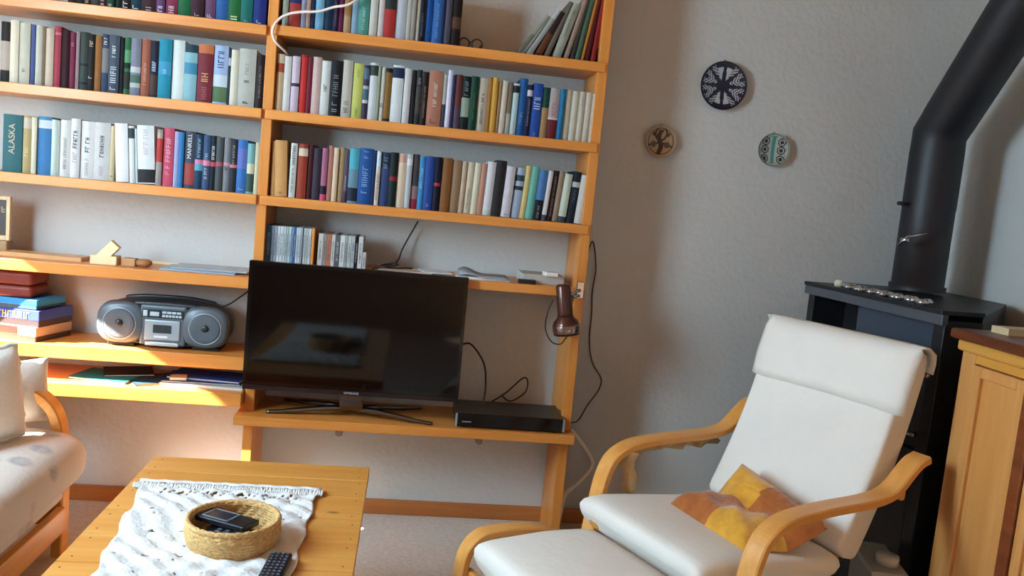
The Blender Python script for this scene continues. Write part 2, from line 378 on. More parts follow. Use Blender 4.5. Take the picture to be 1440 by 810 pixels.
SHELVES['third left shelf'] = (Z3, 0, 0, .14, '''
3 30 80 dark_teal_with_tall_beige_title 2e6468 w:ALASKA:d4bea4:.3-.86:.46
30 43 80 tan b49e6c b:.78-.96:c8b8a4 t:dcc890:.3-.46:.5
43 50 79 ivory d8d4b4
50 71 81 blue_with_white_band 3878b0 b:.8-.94:ccd4e0 b:.94-1:3c84b0
71 79 78 pale_green c8d8cc
79 83 77 grey a8aca4
83 98 79 off_white_with_grey_title d4d4ce t:888888:.14-.7:.35
98 111 82 white_with_bold_title dcdcda t:2c2c34:.5-.82:.5 t:b0a8b8:.26-.46:.5
111 131 80 cream_white_with_bold_title dcdad6 t:1c1c22:.46-.72:.36 t:a8a8a8:.06-.36:.3
131 153 80 silver_white_with_bold_title cccac6 t:26262c:.4-.76:.3 t:c0a0a0:.08-.24:.25
153 160 77 narrow_beige d0bc90 t:504838:.08-.12:.6
163 181 81 pure_white_leaning eef0f4
181 190 79 white_with_black_grid e2e8e6 b:.78-.96:3c4846
190 194 76 slim_pale_blue c8dada
194 218 81 big_white_with_black_picture e2e8e6 b:.02-.25:2c2626 t:d8b8c0:.5-.94:.3
218 226 78 red_topped_grey a09890 b:.42-.84:c43c38 b:.84-.94:b8a898
226 242 81 pink_with_white_title d8506c t:f4b4c4:.42-.84:.5 t:f0a0bc:.2-.36:.5
242 249 77 pale_lavender a8acd8
249 256 77 cornflower_blue 2c78b4
256 272 79 grey_and_red_with_white_title 48505c w:MANKELL:eef0f0:.5-.98:.56 b:.06-.44:b44844
272 283 76 navy_with_cyan_mark 1c3c5c b:.34-.46:4ca8c0 b:.46-.54:d87ca8 t:a8c0d0:.58-.92:.4
283 293 76 dusk_blue 3c547c b:.44-.54:e08898 t:c8d4e0:.2-.42:.5 t:a8b8c8:.56-.7:.5
293 301 76 black_green_with_white_title 14242a b:.44-.52:d04c5c t:d8dcd8:.56-.86:.6
301 311 75 iron_grey 4c5254 b:.46-.54:b45060
311 321 75 mid_grey 84888c b:.48-.54:d890a0 t:3c4048:.4-.46:.5
321 331 74 charcoal 2c2c36 b:.46-.52:d07888 t:a8a49c:.54-.9:.35
331 345 74 bright_blue 3474c0 b:.46-.84:6474c4 t:a0d0e8:.06-.14:.5
345 355 70 teal_and_cream 78b4b4 b:.04-.4:3c5850 b:.4-.6:d8d8b4
355 366 72 ivory_white dcd8b0''')
SHELVES['upper right shelf'] = (Z1, 1, 0, .17, '''
396 404 80 sage_grey 98a08c
404 421 80 red_and_navy b03a30 b:.42-1:302868
422 429 80 lilac_grey 8c90a8
429 435 80 pinkish_tan b89078
435 442 80 midnight_blue 16284c
442 454 80 light_blue 74b0d0
454 467 80 petrol_blue 14344e
467 474 80 dark_violet 2c1c3c t:a0a0b0:.1-.5:.2
474 481 80 raspberry 701c48
482 492 80 sandy_brown a87c4c b:.0-.3:b8946c
493 502 80 powder_blue 88acc4
502 517 80 jade_green 4c9c8c t:b8d8cc:.1-.5:.3
518 529 80 chalk_white ccccc0
530 538 80 pinkish_white d8ccc8
538 554 80 scarlet b8302c b:.5-1:2c3430
554 569 80 bluish_white bcc4cc
569 576 80 slim_stone bcbcae
576 582 80 slim_mushroom a89c94
582 588 80 slim_ivory c4c4b0
588 595 80 thin_black 14141c t:8080a0:.1-.5:.4
595 606 80 cobalt_blue 1450a0
606 619 80 glossy_blue 2c68b4 t:80b0e0:.1-.7:.3
619 623 80 thin_navy 101c48
623 632 80 slate_purple 4c4858
632 646 80 black_and_brown 1c1210 b:.3-.5:5c3c28''')
SHELVES['second right shelf'] = (Z2, 1, 0, .14, '''
386 396 78 pale_tan d0b088 b:.68-.84:b04830 b:.84-1:dcc4a4
396 406 76 plain_white dcdcd2
407 418 77 lilac_and_white d4c0d0 b:.46-.52:40304c
418 428 80 bright_red d8302c b:.95-1:c02424
428 436 78 wine_dark 782034
436 448 79 blush_pink d0b0a8 b:.02-.98:d4b4ac
448 461 75 white_with_black_mark d8dcd4 t:1c2020:.44-.56:.4
461 477 77 black_with_grey_title 14161a t:9c9c9c:.08-.3:.5 t:808488:.36-.78:.5
478 492 79 pale_grey_picture c0bcae t:6c6458:.08-.3:.5
493 507 76 yellow_green c8cc64 t:8c9430:.04-.2:.3 t:9ca040:.76-.9:.3
507 515 75 indigo_and_grey 3c3454 b:.3-.36:c8c8c8 b:.36-.56:4c6880 b:.56-.62:b0b8bc b:.74-.94:56708c
515 527 79 white_with_black_squares d8dce0 b:.78-.96:38443c
527 531 76 thin_green 94a484
531 537 75 small_white_with_bird_mark d8dcd0 t:1c2c30:.26-.32:.8
537 547 74 gold_and_black 8a6428 b:.0-.06:1c1c18 b:.92-1:1c2016
547 563 79 white_with_navy_top dce4e4 b:.78-.96:20284c
564 574 76 ash_white d0d0d0
575 581 75 narrow_black 18161a
581 589 76 black_grey 2c2a2c t:a0a0a0:.74-.86:.6 b:.2-.7:484440
589 598 74 black_maroon 24100f t:a08870:.14-.74:.3
598 618 77 salmon_brown_with_white_title b87860 t:f0dcc8:.36-.8:.3 t:8c5840:.06-.14:.5
618 624 73 pale_and_dark b4b4ac b:.0-.44:40424c
624 631 80 glossy_white dcdcf0
631 635 74 thin_indigo 2c2c60
635 645 75 russet_brown 683430 b:.0-.4:584458
645 657 74 black_with_green_picture 141c1c b:.24-.6:94a894 t:7c9494:.64-.9:.5
657 668 75 forest_green 144430 t:5c8c5c:.2-.7:.2
668 681 74 cream_with_dark_title c8bca8 t:4c3840:.14-.7:.3
681 687 76 golden_tan b07830
687 695 76 mustard_yellow dca43c
695 700 73 brownish_beige a88458
700 708 73 buff_cream d4c8b4
708 715 72 olive_taupe b8b8a4 b:.4-1:80745c
716 724 71 icy_white_with_black_top b8d4d4 b:.82-.96:242a30 b:.96-1:e0e4e4
724 735 79 tall_blue 1c5ca4 t:88b8e0:.2-.42:.35
735 743 71 navy_with_white_label 181c40 b:.78-.9:d4ccd4 t:a0a0b0:.2-.72:.3
743 757 74 ultramarine 2450ac t:b8c8e0:.52-.76:.7 t:8090c8:.02-.1:.3
757 767 70 green_topped_tan b08c5c b:.6-1:144c3c
767 781 70 grey_pink_and_red b4a8a8 b:.0-.38:70242c b:.38-.42:d8ccc8 t:d08078:.46-.74:.5
781 789 70 azure_blue 187cb0 t:60b0d8:.5-.9:.3
789 798 70 first_cream_volume ccc4ac
798 808 69 second_cream_volume d4ceb8
808 817 69 third_cream_volume d0c8b4 t:a0a090:.7-.9:.3
817 826 69 fourth_cream_volume d4ceba
826 835 68 fifth_cream_volume d0ccbc t:909ca0:.7-.85:.3''')
SHELVES['third right shelf'] = (Z3, 1, 0, .14, '''
380 386 76 narrow_apricot d09858 L:-.02
386 403 78 thick_tan_orange dca05c L:-.05 t:8c5c2c:.06-.1:.3
405 414 76 white_with_black_title dce0d8 t:1c1c20:.6-.96:.5 t:606460:.1-.55:.4
416 429 76 rust_red_with_cream_band a43c24 b:.78-.92:dccab0
429 437 76 oxblood_red 48141a
437 449 72 aubergine 382c3c
449 457 73 mauve_pink b06484 b:.0-.12:d84c74 b:.12-.28:241828
457 465 77 dusty_rose b87868
465 472 75 ivory_cream e4c8a4
472 480 76 tan_olive b49868
480 487 74 slate_violet 584c60 t:e0d0d0:.2-.5:.3 b:.0-.22:4c3450
487 501 77 aqua_topped_grey 6490a4 b:.62-.98:48b0c4 b:.04-.28:20283c
501 519 78 blue_with_large_white_title 1c54a0 t:88b0e0:.2-.72:.5 t:90b4e0:.82-.96:.4
519 525 76 thin_midnight_blue 10285c
525 531 76 white_and_tan e0d4c4 b:.72-.98:d0e8f0 t:a06840:.1-.6:.6
531 544 75 slate_navy 34487c b:.72-.98:28364c t:8ca0b8:.7-.94:.5
544 555 76 black_green_with_red_spot 122420 b:.48-.56:901c28
555 567 75 pinkish_ivory e4ccb0 b:.84-.98:dca890
567 575 75 cool_white bcc4c8 b:.8-.92:e8eaf0
575 585 76 charcoal_with_maroon_foot 4a4044 b:.0-.18:a02440 b:.18-.42:9c7880
585 593 74 bright_light_blue 3890d0 t:b0e0f0:.4-.8:.5
593 606 75 cobalt 24489c t:8ca4dc:.06-.12:.3
606 616 75 blue_black_with_red_mark 14122c b:.46-.52:c03048
617 630 75 chestnut_brown 8c5828 M:.01
630 643 73 light_brown 9c7c5c M:.01
643 650 72 oatmeal c8b094
650 660 72 parchment d8ccb0 t:80785c:.1-.5:.3
660 669 72 pale_parchment e0dabc
669 677 72 salmon_pink c88c74
677 689 75 big_plain_white dcdce0 b:.0-.1:c4dcd0
689 703 78 tall_charcoal 2c2828
703 716 71 pearl_white d8d4dc t:c08080:.04-.08:.4
717 729 70 grey_blue_and_white a8bcd4 b:.74-.86:3c4c58 b:.56-.64:303840
729 737 74 pale_yellow dcc880
737 748 74 mint_turquoise 6cbcac
748 760 70 blue_and_black 4c80bc b:.0-.4:141822 t:b0a890:.04-.3:.3
760 767 70 white_with_slate_foot dcd8d8 b:.0-.12:4c5064
768 775 71 dark_chocolate 2c1412 t:a08068:.1-.9:.35
775 783 71 taupe a08870
783 794 68 pale_green_white d0dcc8 b:.0-.12:3c4854
795 806 72 black_with_white_band 1c2432 b:.7-.8:c8ccc8 t:506070:.4-.66:.4
806 818 68 crisp_white_leaning dcdcd4''')
seen = set()
for sh, (z, bay, _, dep, rows) in SHELVES.items():
    L = [r.split() for r in rows.strip().split('\n')]
    py = {'upper left shelf': 20, 'second left shelf': 130, 'third left shelf': 255, 'upper right shelf': 60, 'second right shelf': 178, 'third right shelf': 298}[sh]
    xprev = None
    for i, r in enumerate(L):
        yf = .012 + random.Random(sh+r[3]).random()*.010
        def xat(px):
            yy = py + (px-(185 if bay == 0 else 610))*.10
            return at(px, yy, 1, yf).x
        xa, xb = xat(float(r[0])), xat(float(r[1]))
        if xprev is not None: xa = max(xa, xprev+.0006)
        if bay == 0: xb = min(xb, -.018)
        t = xb-xa-.0004; xprev = xb
        depth = (Vector((xa, yf, z))-CAM).dot(-BZ); h = float(r[2])*depth/FPX
        nm = r[3].replace('_', ' '); opts = popt(r[5:])
        lean = 0
        for o in r[5:]:
            if o[0] in 'LM': lean = float(o[2:])
        x0 = float(r[0])
        if sh == 'third right shelf' and x0 >= 640 and not lean: lean = .02 + .05*min(1, (x0-640)/120)
        if sh == 'third left shelf' and 163 <= x0 < 195: lean = -.06
        if sh == 'second right shelf' and x0 > 690: lean = .012
        def short(q): return q[3].replace('_', ' ').split(' with ')[0].split(' and ')[0]
        a = short(L[i-1]) if i else None; b = short(L[i+1]) if i+1 < len(L) else None
        where = f'between the {a} and {b} ones' if a and b else (f'left of the {b} one' if b else f'right of the {a} one')
        lab = f'{nm} book on {sh}, {where}'
        ws = lab.split()
        if len(ws) > 16:
            where = f'right of the {a} one' if a else f'left of the {b} one'; lab = f'{nm} book on {sh}, {where}'
        if len(lab.split()) > 16: lab = f'{nm} book on {sh}'
        assert lab not in seen and len(lab.split()) <= 16, lab
        seen.add(lab)
        # lean about the foot: shift so the low corner stays on the shelf
        lift = abs(math.sin(lean))*t/2
        book(t, h, min(dep, .2) + (random.Random(lab).random()-.5)*.012, r[4], opts, lab, ((xa+xb)/2, yf, z+.0003+lift), lean, group='books on the '+sh)

# books leaning against the right panel on the upper right shelf: px foot, foot2, height px, lean, description, colour
LEAN = [(723, 731, 66, .60, 'cream and green slim', '9c9c84', 'b:.0-.5:6c7868'), (737, 746, 74, .52, 'pale grey wide', 'a4a8a0', 'b:.8-1:c4c8c8'), (749, 760, 68, .45, 'dark brown', '30201a', 'b:.04-.5:6c3c26'),
        (762, 770, 82, .36, 'greyish brown', '6c6458', ''), (774, 787, 78, .28, 'thick grey white', 'a8ac98', 't:70746c:.4-.9:.3'), (790, 797, 88, .24, 'brown edged cream', 'a88c7c', ''),
        (799, 805, 90, .19, 'charcoal', '3c3830', ''), (806, 813, 92, .16, 'dull green', '4c6c58', ''), (814.5, 818.5, 92, .145, 'thin orange', 'd08428', ''),
        (820, 826, 92, .12, 'deep maroon', '5c1418', ''), (828, 835, 92, .09, 'dark red', '9c2420', ''), (837, 843, 84, .05, 'blackish', '241414', '')]
for i, (a, b, hp, ln, nm, hx, op) in enumerate(LEAN):
    ya = 62+(a-610)*.11; xa, xb = at(a, ya, 1, .03).x, at(b, ya+1, 1, .03).x; t = (xb-xa)*math.cos(ln)*.92
    where = 'nearest the empty gap' if i == 0 else ('against the side panel' if i == len(LEAN)-1 else f'between {LEAN[i-1][4]} and {LEAN[i+1][4]}')
    lab = f'{nm} book leaning on upper right shelf, {where}'; lab = ' '.join(lab.split()[:16])
    book(t, hp*2.98/FPX, .15, hx, popt(op.split()), lab, ((xa+xb)/2+.004, .03, Z1+abs(math.sin(ln))*t/2), ln, group='books leaning at the end of the upper right shelf')

# discs in their cases
def disc(x, t, h, hx, lab, grp, z):
    o = thing('disc_case', lab, 'disc case', (x+t/2, .03, z), group=grp)
    MB().box(-t/2, t/2, .0012, .13, 0, h).build('case', bookm(hx), o, bevel=.0008)
    MB().box(-t/2+.0009, t/2-.0009, 0, .0015, .002, h-.002).build('spine_label', bookm({'w': 'e4e8ea'}.get(hx, hx)), o)
    tm = MB(); letters(tm, 0, h*.2, h*.8, t*.42, -.0002, random.Random(lab)); tm.build('title_lettering', bookm('50565c' if int(hx[:2], 16) > 130 else 'c8c8c8'), o)
g1 = [('mid blue', '2c74a8', 2.4), ('purple grey', '8c94b0', 1.5), ('grey green', 'a0acb0', 1.6), ('bright white', 'e0e8ec', 1.3), ('snow white', 'dce6ea', 1.7), ('frosty white', 'd0dcd8', 1.3), ('silver green', 'b8c8c4', 1.2), ('ice blue', 'c0d4dc', 1.5), ('lavender blue', '88a0c8', 1.3), ('ocean blue', '2c70a0', 1.1), ('milky white', 'd4e0e8', 1.2), ('clear white', 'dce4ec', 1.1), ('chalky blue', 'b0bcc8', 1.1), ('dark streaked', '50585c', .5), ('glassy white', 'd0d8dc', 1.2), ('pale mint', 'c4d0c4', 1.2), ('soft white', 'd8dce0', 1.5)]
tot = sum(a[2] for a in g1); x = .019; Wd = .150
for i, (nm, hx, q) in enumerate(g1):
    t = Wd*q/tot; disc(x, t-.0004, .126, hx, f'{nm} disc case in left pack above the television' + (f', beside the {g1[i-1][0]} one' if i else ''), 'disc cases in the left pack', Z4R); x += t
tag(MB().box(.1705, .1795, .028, .165, Z4R, Z4R+.128).build('wooden_bookend', shelf_z, origin=(.175, .03, Z4R), bevel=.002), 'light wooden bookend closing the left pack of disc cases', 'bookend')
g2 = [('cream white', 'd8d4cc', 1.6), ('warm grey', '9c9490', 1.2), ('orange red', 'c87858', 1.5), ('white edged', 'dcdcd0', 1.2), ('slate', '5c6468', 1.6), ('clean white', 'e4e4e0', 1.6), ('greyish white', 'a8b4b0', .9), ('greenish white', 'ccd4cc', 1.2), ('light grey', 'c0c4c4', 1.2), ('jet black', '0c0c0e', 1.1), ('brilliant white', 'dcdcdc', 1.5)]
tot = sum(a[2] for a in g2); x = .193; Wd = .152
for i, (nm, hx, q) in enumerate(g2):
    t = Wd*q/tot; disc(x, t-.0004, .113, hx, f'{nm} disc case in right pack above television' + (f', beside the {g2[i-1][0]} one' if i else ''), 'disc cases in the right pack', Z4R); x += t
disc(x+.001, .012, .06, 'd0ccc8', 'short pale disc case at right end of the right pack', 'disc cases in the right pack', Z4R)

# small ring-shaped ornament at the end of the upper right row
rg = thing('reading_glasses', 'brown reading glasses lying beside black book on upper right shelf', 'glasses', (.655, .05, Z1))
for dx in (-.022, .022):
    mb = MB(); mb.tube([(dx+.018*math.cos(a*PI/8), 0, .02+.018*math.sin(a*PI/8)) for a in range(17)], .003, 8); mb.build('rim', mat('tortoise_brown', '3a1e10', rough=.3), rg)
MB().tube([(-.004, 0, .024), (0, -.002, .027), (.004, 0, .024)], .0022, 6).build('bridge', MATS['tortoise_brown'], rg)
for dx in (-.04, .04): MB().tube([(dx, 0, .026), (dx*.9, .06, .022), (dx*.8, .11, .008)], .002, 6).build('temple', MATS['tortoise_brown'], rg)

# ------------------------------------------------------------------ television
SB = .062
tv = thing('television', 'large flat black television on low shelf of right bay', 'television', (.348, -.040, ZTV))
x0, x1, z0, z1 = -.367, .367, .088, .526
MB().box(x0, x1, 0, .024, z0, z1).box(x0+.14, x1-.14, .024, .045, z0+.05, z0+.30).build('casing', blackmat, tv, bevel=.003)
MB().box(x0, x1, -.0035, 0, z0+.016, z1, 0).build('bezel', black, tv, bevel=.001)
MB().box(x0+.012, x1-.012, -.0045, -.0035, z0+.028, z1-.012).build('screen', mat('screen_glass', '020204', rough=.06, spec=.4), tv)
MB().box(x0, x1, -.005, .004, z0, z0+.016).build('lower_trim', mat('trim_black', '1c1416', rough=.2), tv, bevel=.002)
text('maker_name', 'SAMSUNG', .011, mat('logo_silver', 'b8b8bc', rough=.3), tv, Matrix.Translation((-.002, -.0056, z0+.008)) @ Matrix.Rotation(PI/2, 4, 'X'))
MB().strip([(0, .014, .105), (0, .014, .07), (0, .018, .05), (0, .035, .032), (0, .06, .026)], .040, .006, (1, 0, 0)).build('stand_neck', darkchrome, tv)
for ex, ey in ((-.287, .022), (.285, -.006), (-.25, .20), (.25, .20)):
    sx = 1 if ex > 0 else -1
    MB().tube(smooth_path([(sx*.01, .045, .030), (ex*.35, .045+(ey-.045)*.35, .026), (ex*.75, .045+(ey-.045)*.75, .012), (ex, ey, .006)]), [.011]*7+[.009]*6+[.007]*5+[.0055], 10).build('stand_leg', darkchrome, tv)

# ------------------------------------------------------------------ recorder and cables
dv = thing('video_recorder', 'flat black video recorder on low shelf right of television', 'video recorder', (.905, -.055, ZTV))
MB().box(-.193, .193, .004, .20, .008, .052).build('case', mat('recorder_top', '1c1a1c', rough=.35), dv, bevel=.003)
MB().box(-.195, .195, 0, .006, .006, .053).build('front_panel', black, dv, bevel=.002)
for s in (-1, 1): MB().box(s*.191-.004, s*.191+.004, -.002, .006, .006, .053).build('silver_end_cap', silverpl, dv, bevel=.001)
for x in (-.16, .16):
    for y in (.03, .17): MB().lathe([(.001, 0), (.012, 0), (.012, .009), (.001, .009)], (x, y, 0), 12).build('foot', blackmat, dv)
tm = MB(); 
for k in range(9): tm.box(-.17+k*.0036, -.1675+k*.0036, -.0008, .0002, .022, .026)
tm.build('maker_name', mat('logo_grey', '8c8c90'), dv)

def cable(name, pts, r, m_, label, cat='cable', n=8):
    return tag(MB().tube(smooth_path(pts, n), r, 7).build(name, m_, origin=pts[0]), label, cat)
def A(px, py, y): return at(px, py, 1, y)
cable('power_cable', [A(645, 486, .12), A(662, 484, .08), A(680, 510, .06), A(683, 540, .05), A(679, 572, .02)], .0035, cablem, 'black cable arching from television side down to recorder')
cable('antenna_cable', [A(690, 566, .17), A(712, 552, .16), A(735, 532, .17), A(742, 536, .18), A(738, 552, .17), A(718, 564, .15), A(705, 556, .17)], .003, cablem, 'black looped cable standing up behind the recorder')
cable('wall_cable', [A(803, 408, .1)+Vector((.03, 0, 0)), A(832, 340, .225), A(838, 375, .228), A(833, 410, .23), A(832, 440, .23), A(829, 480, .23), A(833, 510, .228), A(845, 532, .225), A(842, 548, .23), A(826, 570, .2), A(812, 592, .15), A(797, 592, .02), A(786, 576, .03)], .0028, browncable, 'thin brown cable hanging down the wall beside right side panel')
cable('floor_cable', [A(803, 604, .19), A(815, 618, .2), A(832, 645, .2), A(830, 660, .19), A(812, 680, .17), A(795, 695, .1), A(788, 722, .05), at(786, 735, 2, .01)], .0078, whitecable, 'thick beige cable curling down from recorder shelf to floor')
cable('white_cable', [A(520, -14, -.005), A(493, 5, -.02), A(470, 10, -.02), A(447, 16, -.022), A(420, 17, -.022), A(400, 22, -.022), A(388, 32, -.024), A(383, 44, -.026), A(387, 58, -.016), A(400, 71, .02), A(405, 78, .06)], .0042, mat('white_cord', 'e8dcd4', rough=.5), 'white cord draped in front of books on upper right shelf')
cable('shelf_cable', [A(588, 311, .2), A(577, 330, .21), A(566, 350, .2), A(558, 368, .18), A(540, 374, .1), A(524, 378, .05)], .003, cablem, 'dark cable dropping behind the television from third right shelf')
cable('radio_cable', [A(303, 434, .09), A(322, 428, .1), A(340, 416, .12), A(356, 404, .14)], .0026, cablem, 'thin black cable running from stereo to the television')

# things on the shelf above the television
def slab(name, pts4, z0, h, m_, label, cat, group=None, bev=.001):
    mb = MB(); mb.prism([(p[0], p[1]) for p in pts4], z0, z0+h); return tag(mb.build(name, m_, origin=(pts4[0][0], pts4[0][1], z0), bevel=bev), label, cat, group)
def quad(cx, cy, w_, d_, a):
    c, s = math.cos(a), math.sin(a); return [(cx+x*c-y*s, cy+x*s+y*c) for x, y in ((-w_/2, -d_/2), (w_/2, -d_/2), (w_/2, d_/2), (-w_/2, d_/2))]
white_p = mat('white_paper', 'e0e0de', rough=.8); grey_p = mat('grey_print', '9a9c9e', rough=.6, var=.2, scale=60)
slab('magazine', quad(.77, .10, .19, .18, -.03), Z4R, .008, white_p, 'white magazine lying at the bottom of the pile beside television top', 'magazine')
mb = MB()
for i in range(9):
    for j in range(2): mb.v.append(Vector((.685+i*.022, -.005+j*.16, Z4R+.0085+.020*math.exp(-((i-1.2)/1.6)**2)*(1 if j else .55))))
for i in range(8): mb.f.append([i*2, i*2+2, i*2+3, i*2+1]); mb.m.append(0); mb.sm.append(True)
tag(mb.build('newspaper', grey_p, solid=.003, origin=(.76, .05, Z4R)), 'curled grey newspaper on top of white magazine beside television', 'newspaper')
slab('carton', quad(.985, .11, .15, .14, .04), Z4R, .032, mat('carton_grey', 'b4b0a8', rough=.6), 'flat grey carton on shelf end near the clamp lamp', 'box', bev=.002)
slab('adapter', quad(.925, .02, .06, .03, .04), Z4R, .014, blackmat, 'small black adapter in front of the flat grey carton', 'adapter')
slab('white_plug', quad(1.01, .045, .045, .05, .1), Z4R+.0325, .013, white_pl, 'small white plug lying on the flat grey carton', 'plug')
for k, (cx, w_, a, hx, nm) in enumerate(((.46, .12, .12, 'e0dcd4', 'white'), (.53, .13, -.1, 'c8b8a8', 'beige'), (.60, .10, .2, 'dcdcdc', 'pale grey'))):
    slab('leaflet', quad(cx, .09, w_, .12, a), Z4R+k*.0035, .003, mat('leaflet_%d' % k, hx, rough=.7), f'{nm} leaflet in the loose papers behind television top edge', 'leaflet', 'leaflets behind the television')
cable('earphone_cord', [(.40, .02, Z4R+.014), (.43, .0, Z4R+.02), (.47, .02, Z4R+.028), (.45, .05, Z4R+.03), (.41, .04, Z4R+.018), (.44, .01, Z4R+.016), (.52, .02, Z4R+.02)], .003, cablem, 'tangled dark cord on papers right of the disc cases')

# clamp lamp
brown_l = mat('lamp_brown', '54342a', rough=.25, metal=.5)
lp = A(792, 400, -.07)
lamp = thing('clamp_lamp', 'brown metal clamp spotlight hanging from the shelf above the recorder', 'lamp', lp)
rel = lambda v: v-lp
e = A(797, 470, -.07)-lp; ax = e.normalized()
def along(prof):
    q = ax.to_track_quat('Z', 'Y'); mbx = MB().lathe(prof, n=28, cap=True); mbx.v = [q @ v for v in mbx.v]; return mbx
Ln = e.length
along([(.001, 0), (.022, .0), (.026, .006), (.027, .1), (.028, Ln*.64)]).build('lamp_body', brown_l, lamp)
along([(.028, Ln*.62), (.030, Ln*.66), (.043, Ln*.74), (.047, Ln*.84), (.046, Ln*1.0), (.043, Ln*1.0), (.042, Ln*.86), (.02, Ln*.74)]).build('lamp_shade', brown_l, lamp)
along([(.0475, Ln*.80), (.0485, Ln*.82), (.0485, Ln*.94), (.0475, Ln*.96)]).build('chrome_band', mat('lamp_band', '8c7a74', rough=.2, metal=.9), lamp)
along([(.001, Ln*.80), (.03, Ln*.84), (.034, Ln*.93), (.02, Ln*.99), (.001, Ln*1.01)]).build('bulb', mat('dark_bulb', '2a2624', rough=.2), lamp)
cl = A(816, 408, -.03)-lp
MB().tube([(.0, 0, -.045), cl*.6+Vector((0, 0, -.02)), cl], .006, 10).build('arm', chrome, lamp)
MB().box(cl.x-.013, cl.x+.013, -.0+cl.y, cl.y+.018, cl.z-.03, cl.z+.03).build('clamp', chrome, lamp, bevel=.003)
MB().tube([cl+Vector((0, 0, -.02)), cl+Vector((-.035, -.005, -.022))], .005, 8).build('clamp_screw', chrome, lamp)
MB().tube([rel(p) for p in smooth_path([A(778, 421, -.03), A(770, 440, -.03), A(767, 462, -.02), A(775, 480, -.02), A(788, 484, -.03), A(797, 474, -.045)])], .0025, 6).build('cord', cablem, lamp)

# ------------------------------------------------------------------ left bay, middle shelf
fr = thing('picture_frame', 'pale wooden picture frame with dark print at far left of middle shelf', 'picture', (-.90, .12, Z3L))
MB().box(-.07, .057, 0, .012, .045, .195).box(.045, .057, -.003, 0, .045, .195).box(-.07, .045, -.003, 0, .183, .195).box(-.07, .045, -.003, 0, .045, .06).build('frame', mat('pale_frame', 'd0b890', rough=.5), fr, bevel=.002)
MB().box(-.065, .044, -.001, 0, .062, .182, 0).build('print', mat('dark_print', '1e1a16', rough=.4), fr)
tm = MB(); letters(tm, 0, .1, .17, .02, -.002, random.Random(3)); tm.v = [Vector((v.z-.115, v.y, v.x+.15)) for v in tm.v]; tm.build('lettering', mat('print_cream', 'b8a888'), fr)
MB().box(-.07, .057, -.02, .03, 0, .044).build('base_block', mat('pale_frame2', '9a7c54', rough=.5), fr, bevel=.003)
slab('wooden_board', quad(-.72, .10, .27, .08, -.02), Z3L, .014, wood('raw_board', 'c8925a', 'd4a46c', 0), 'thin pale wooden board lying on the middle left shelf', 'board', bev=.003)
fig = thing('wooden_block', 'sunlit pale wooden block with slanting arm on middle left shelf', 'wooden block', (-.52, .03, Z3L))
raww = mat('raw_wood', 'e4cfa0', rough=.6, var=.05)
MB().box(-.03, .055, 0, .05, 0, .030).build('base', raww, fig, bevel=.002)
MB().box(-.018, .018, .004, .03, 0, .095, M=Matrix.Translation((-.015, 0, .0)) @ Matrix.Rotation(.72, 4, 'Y')).build('slanting_arm', raww, fig, bevel=.002)
tag(MB().box(-.0, .045, 0, .04, 0, .026).build('small_box', mat('pinkish_wood', 'c08c5c', rough=.6), bevel=.002), 'small pinkish wooden box right of the slanting block', 'box').location = (-.455, .045, Z3L)
hip = tag(MB().lathe([(.001, 0), (.012, .001), (.021, .010), (.020, .020), (.012, .026), (.001, .027)], n=16, sx=1.3).build('pebble', mat('brown_stone', 'a06c40', rough=.5, var=.2)), 'rounded brown stone beside the small wooden box', 'stone'); hip.location = (-.385, .06, Z3L)
slab('long_stick', quad(-.26, .185, .44, .012, -.02), Z3L, .008, raww, 'thin wooden stick along the wall behind the blue grey folders', 'stick', bev=.002)
for k, (cx, cy, a, hx, nm) in enumerate(((-.20, .10, -.02, '8ca4b4', 'blue grey'), (-.17, .12, .05, 'a0a8ac', 'pale grey'))):
    slab('folder', quad(cx, cy, .25, .15, a), Z3L+k*.0055, .005, mat('folder_%d' % k, hx, rough=.35), f'{nm} folder lying flat on middle left shelf, ' + ('under the pale one' if k == 0 else 'on top of the blue grey one'), 'folder', 'folders on the middle left shelf')

# ------------------------------------------------------------------ stereo
bx = thing('portable_stereo', 'rounded grey portable stereo with two speakers on left bay shelf', 'stereo', (-.306, .040, Z4L))
def sup(cx, cz, hw, hh, e, n=48):
    out = []
    for k in range(n):
        a = 2*PI*k/n; c, s = math.cos(a), math.sin(a)
        out.append((cx+hw*math.copysign(abs(c)**(2/e), c), cz+hh*math.copysign(abs(s)**(2/e), s)))
    return out
def loft(mb, secs, mi=0):                                  # secs: (y, cx, cz, hw, hh, e)
    mb.ring([[Vector((x, y, z)) for x, z in sup(cx, cz, hw, hh, e)] for (y, cx, cz, hw, hh, e) in secs], mi=mi); return mb
loft(MB(), [(.014, 0, .082, .196, .062, 3.0), (.004, 0, .082, .208, .070, 3.0), (.018, 0, .084, .216, .076, 3.0), (.08, 0, .086, .216, .079, 3.0), (.14, 0, .084, .208, .074, 3.0), (.16, 0, .082, .19, .06, 3.0)]).build('body', dkplastic, bx)
for s in (-1, 1):
    pod = loft(MB(), [(.016, s*.138, .083, .079, .074, 2.8), (-.006, s*.138, .083, .077, .070, 2.8), (-.014, s*.138, .083, .068, .061, 2.5)]).build('speaker', greyplastic, bx)
    MB().lathe([(.001, -.0155), (.030, -.0165), (.046, -.0185), (.050, -.016), (.050, -.013)], (s*.140, 0, .080), 36, axis=1).build('grille', meshgrey, pod)
    MB().lathe([(.001, -.024), (.008, -.0235), (.012, -.020), (.012, -.016)], (s*.140, 0, .083), 20, axis=1).build('centre_cap', dkplastic, pod)
    MB().tube([(s*.140+.053*math.cos(a*PI/16), -.0135, .080+.053*math.sin(a*PI/16)) for a in range(33)], .0022, 6).build('ring', silverpl, pod)
MB().box(-.076, .076, -.010, .03, .012, .150).build('centre_panel', greyplastic, bx, bevel=.008)
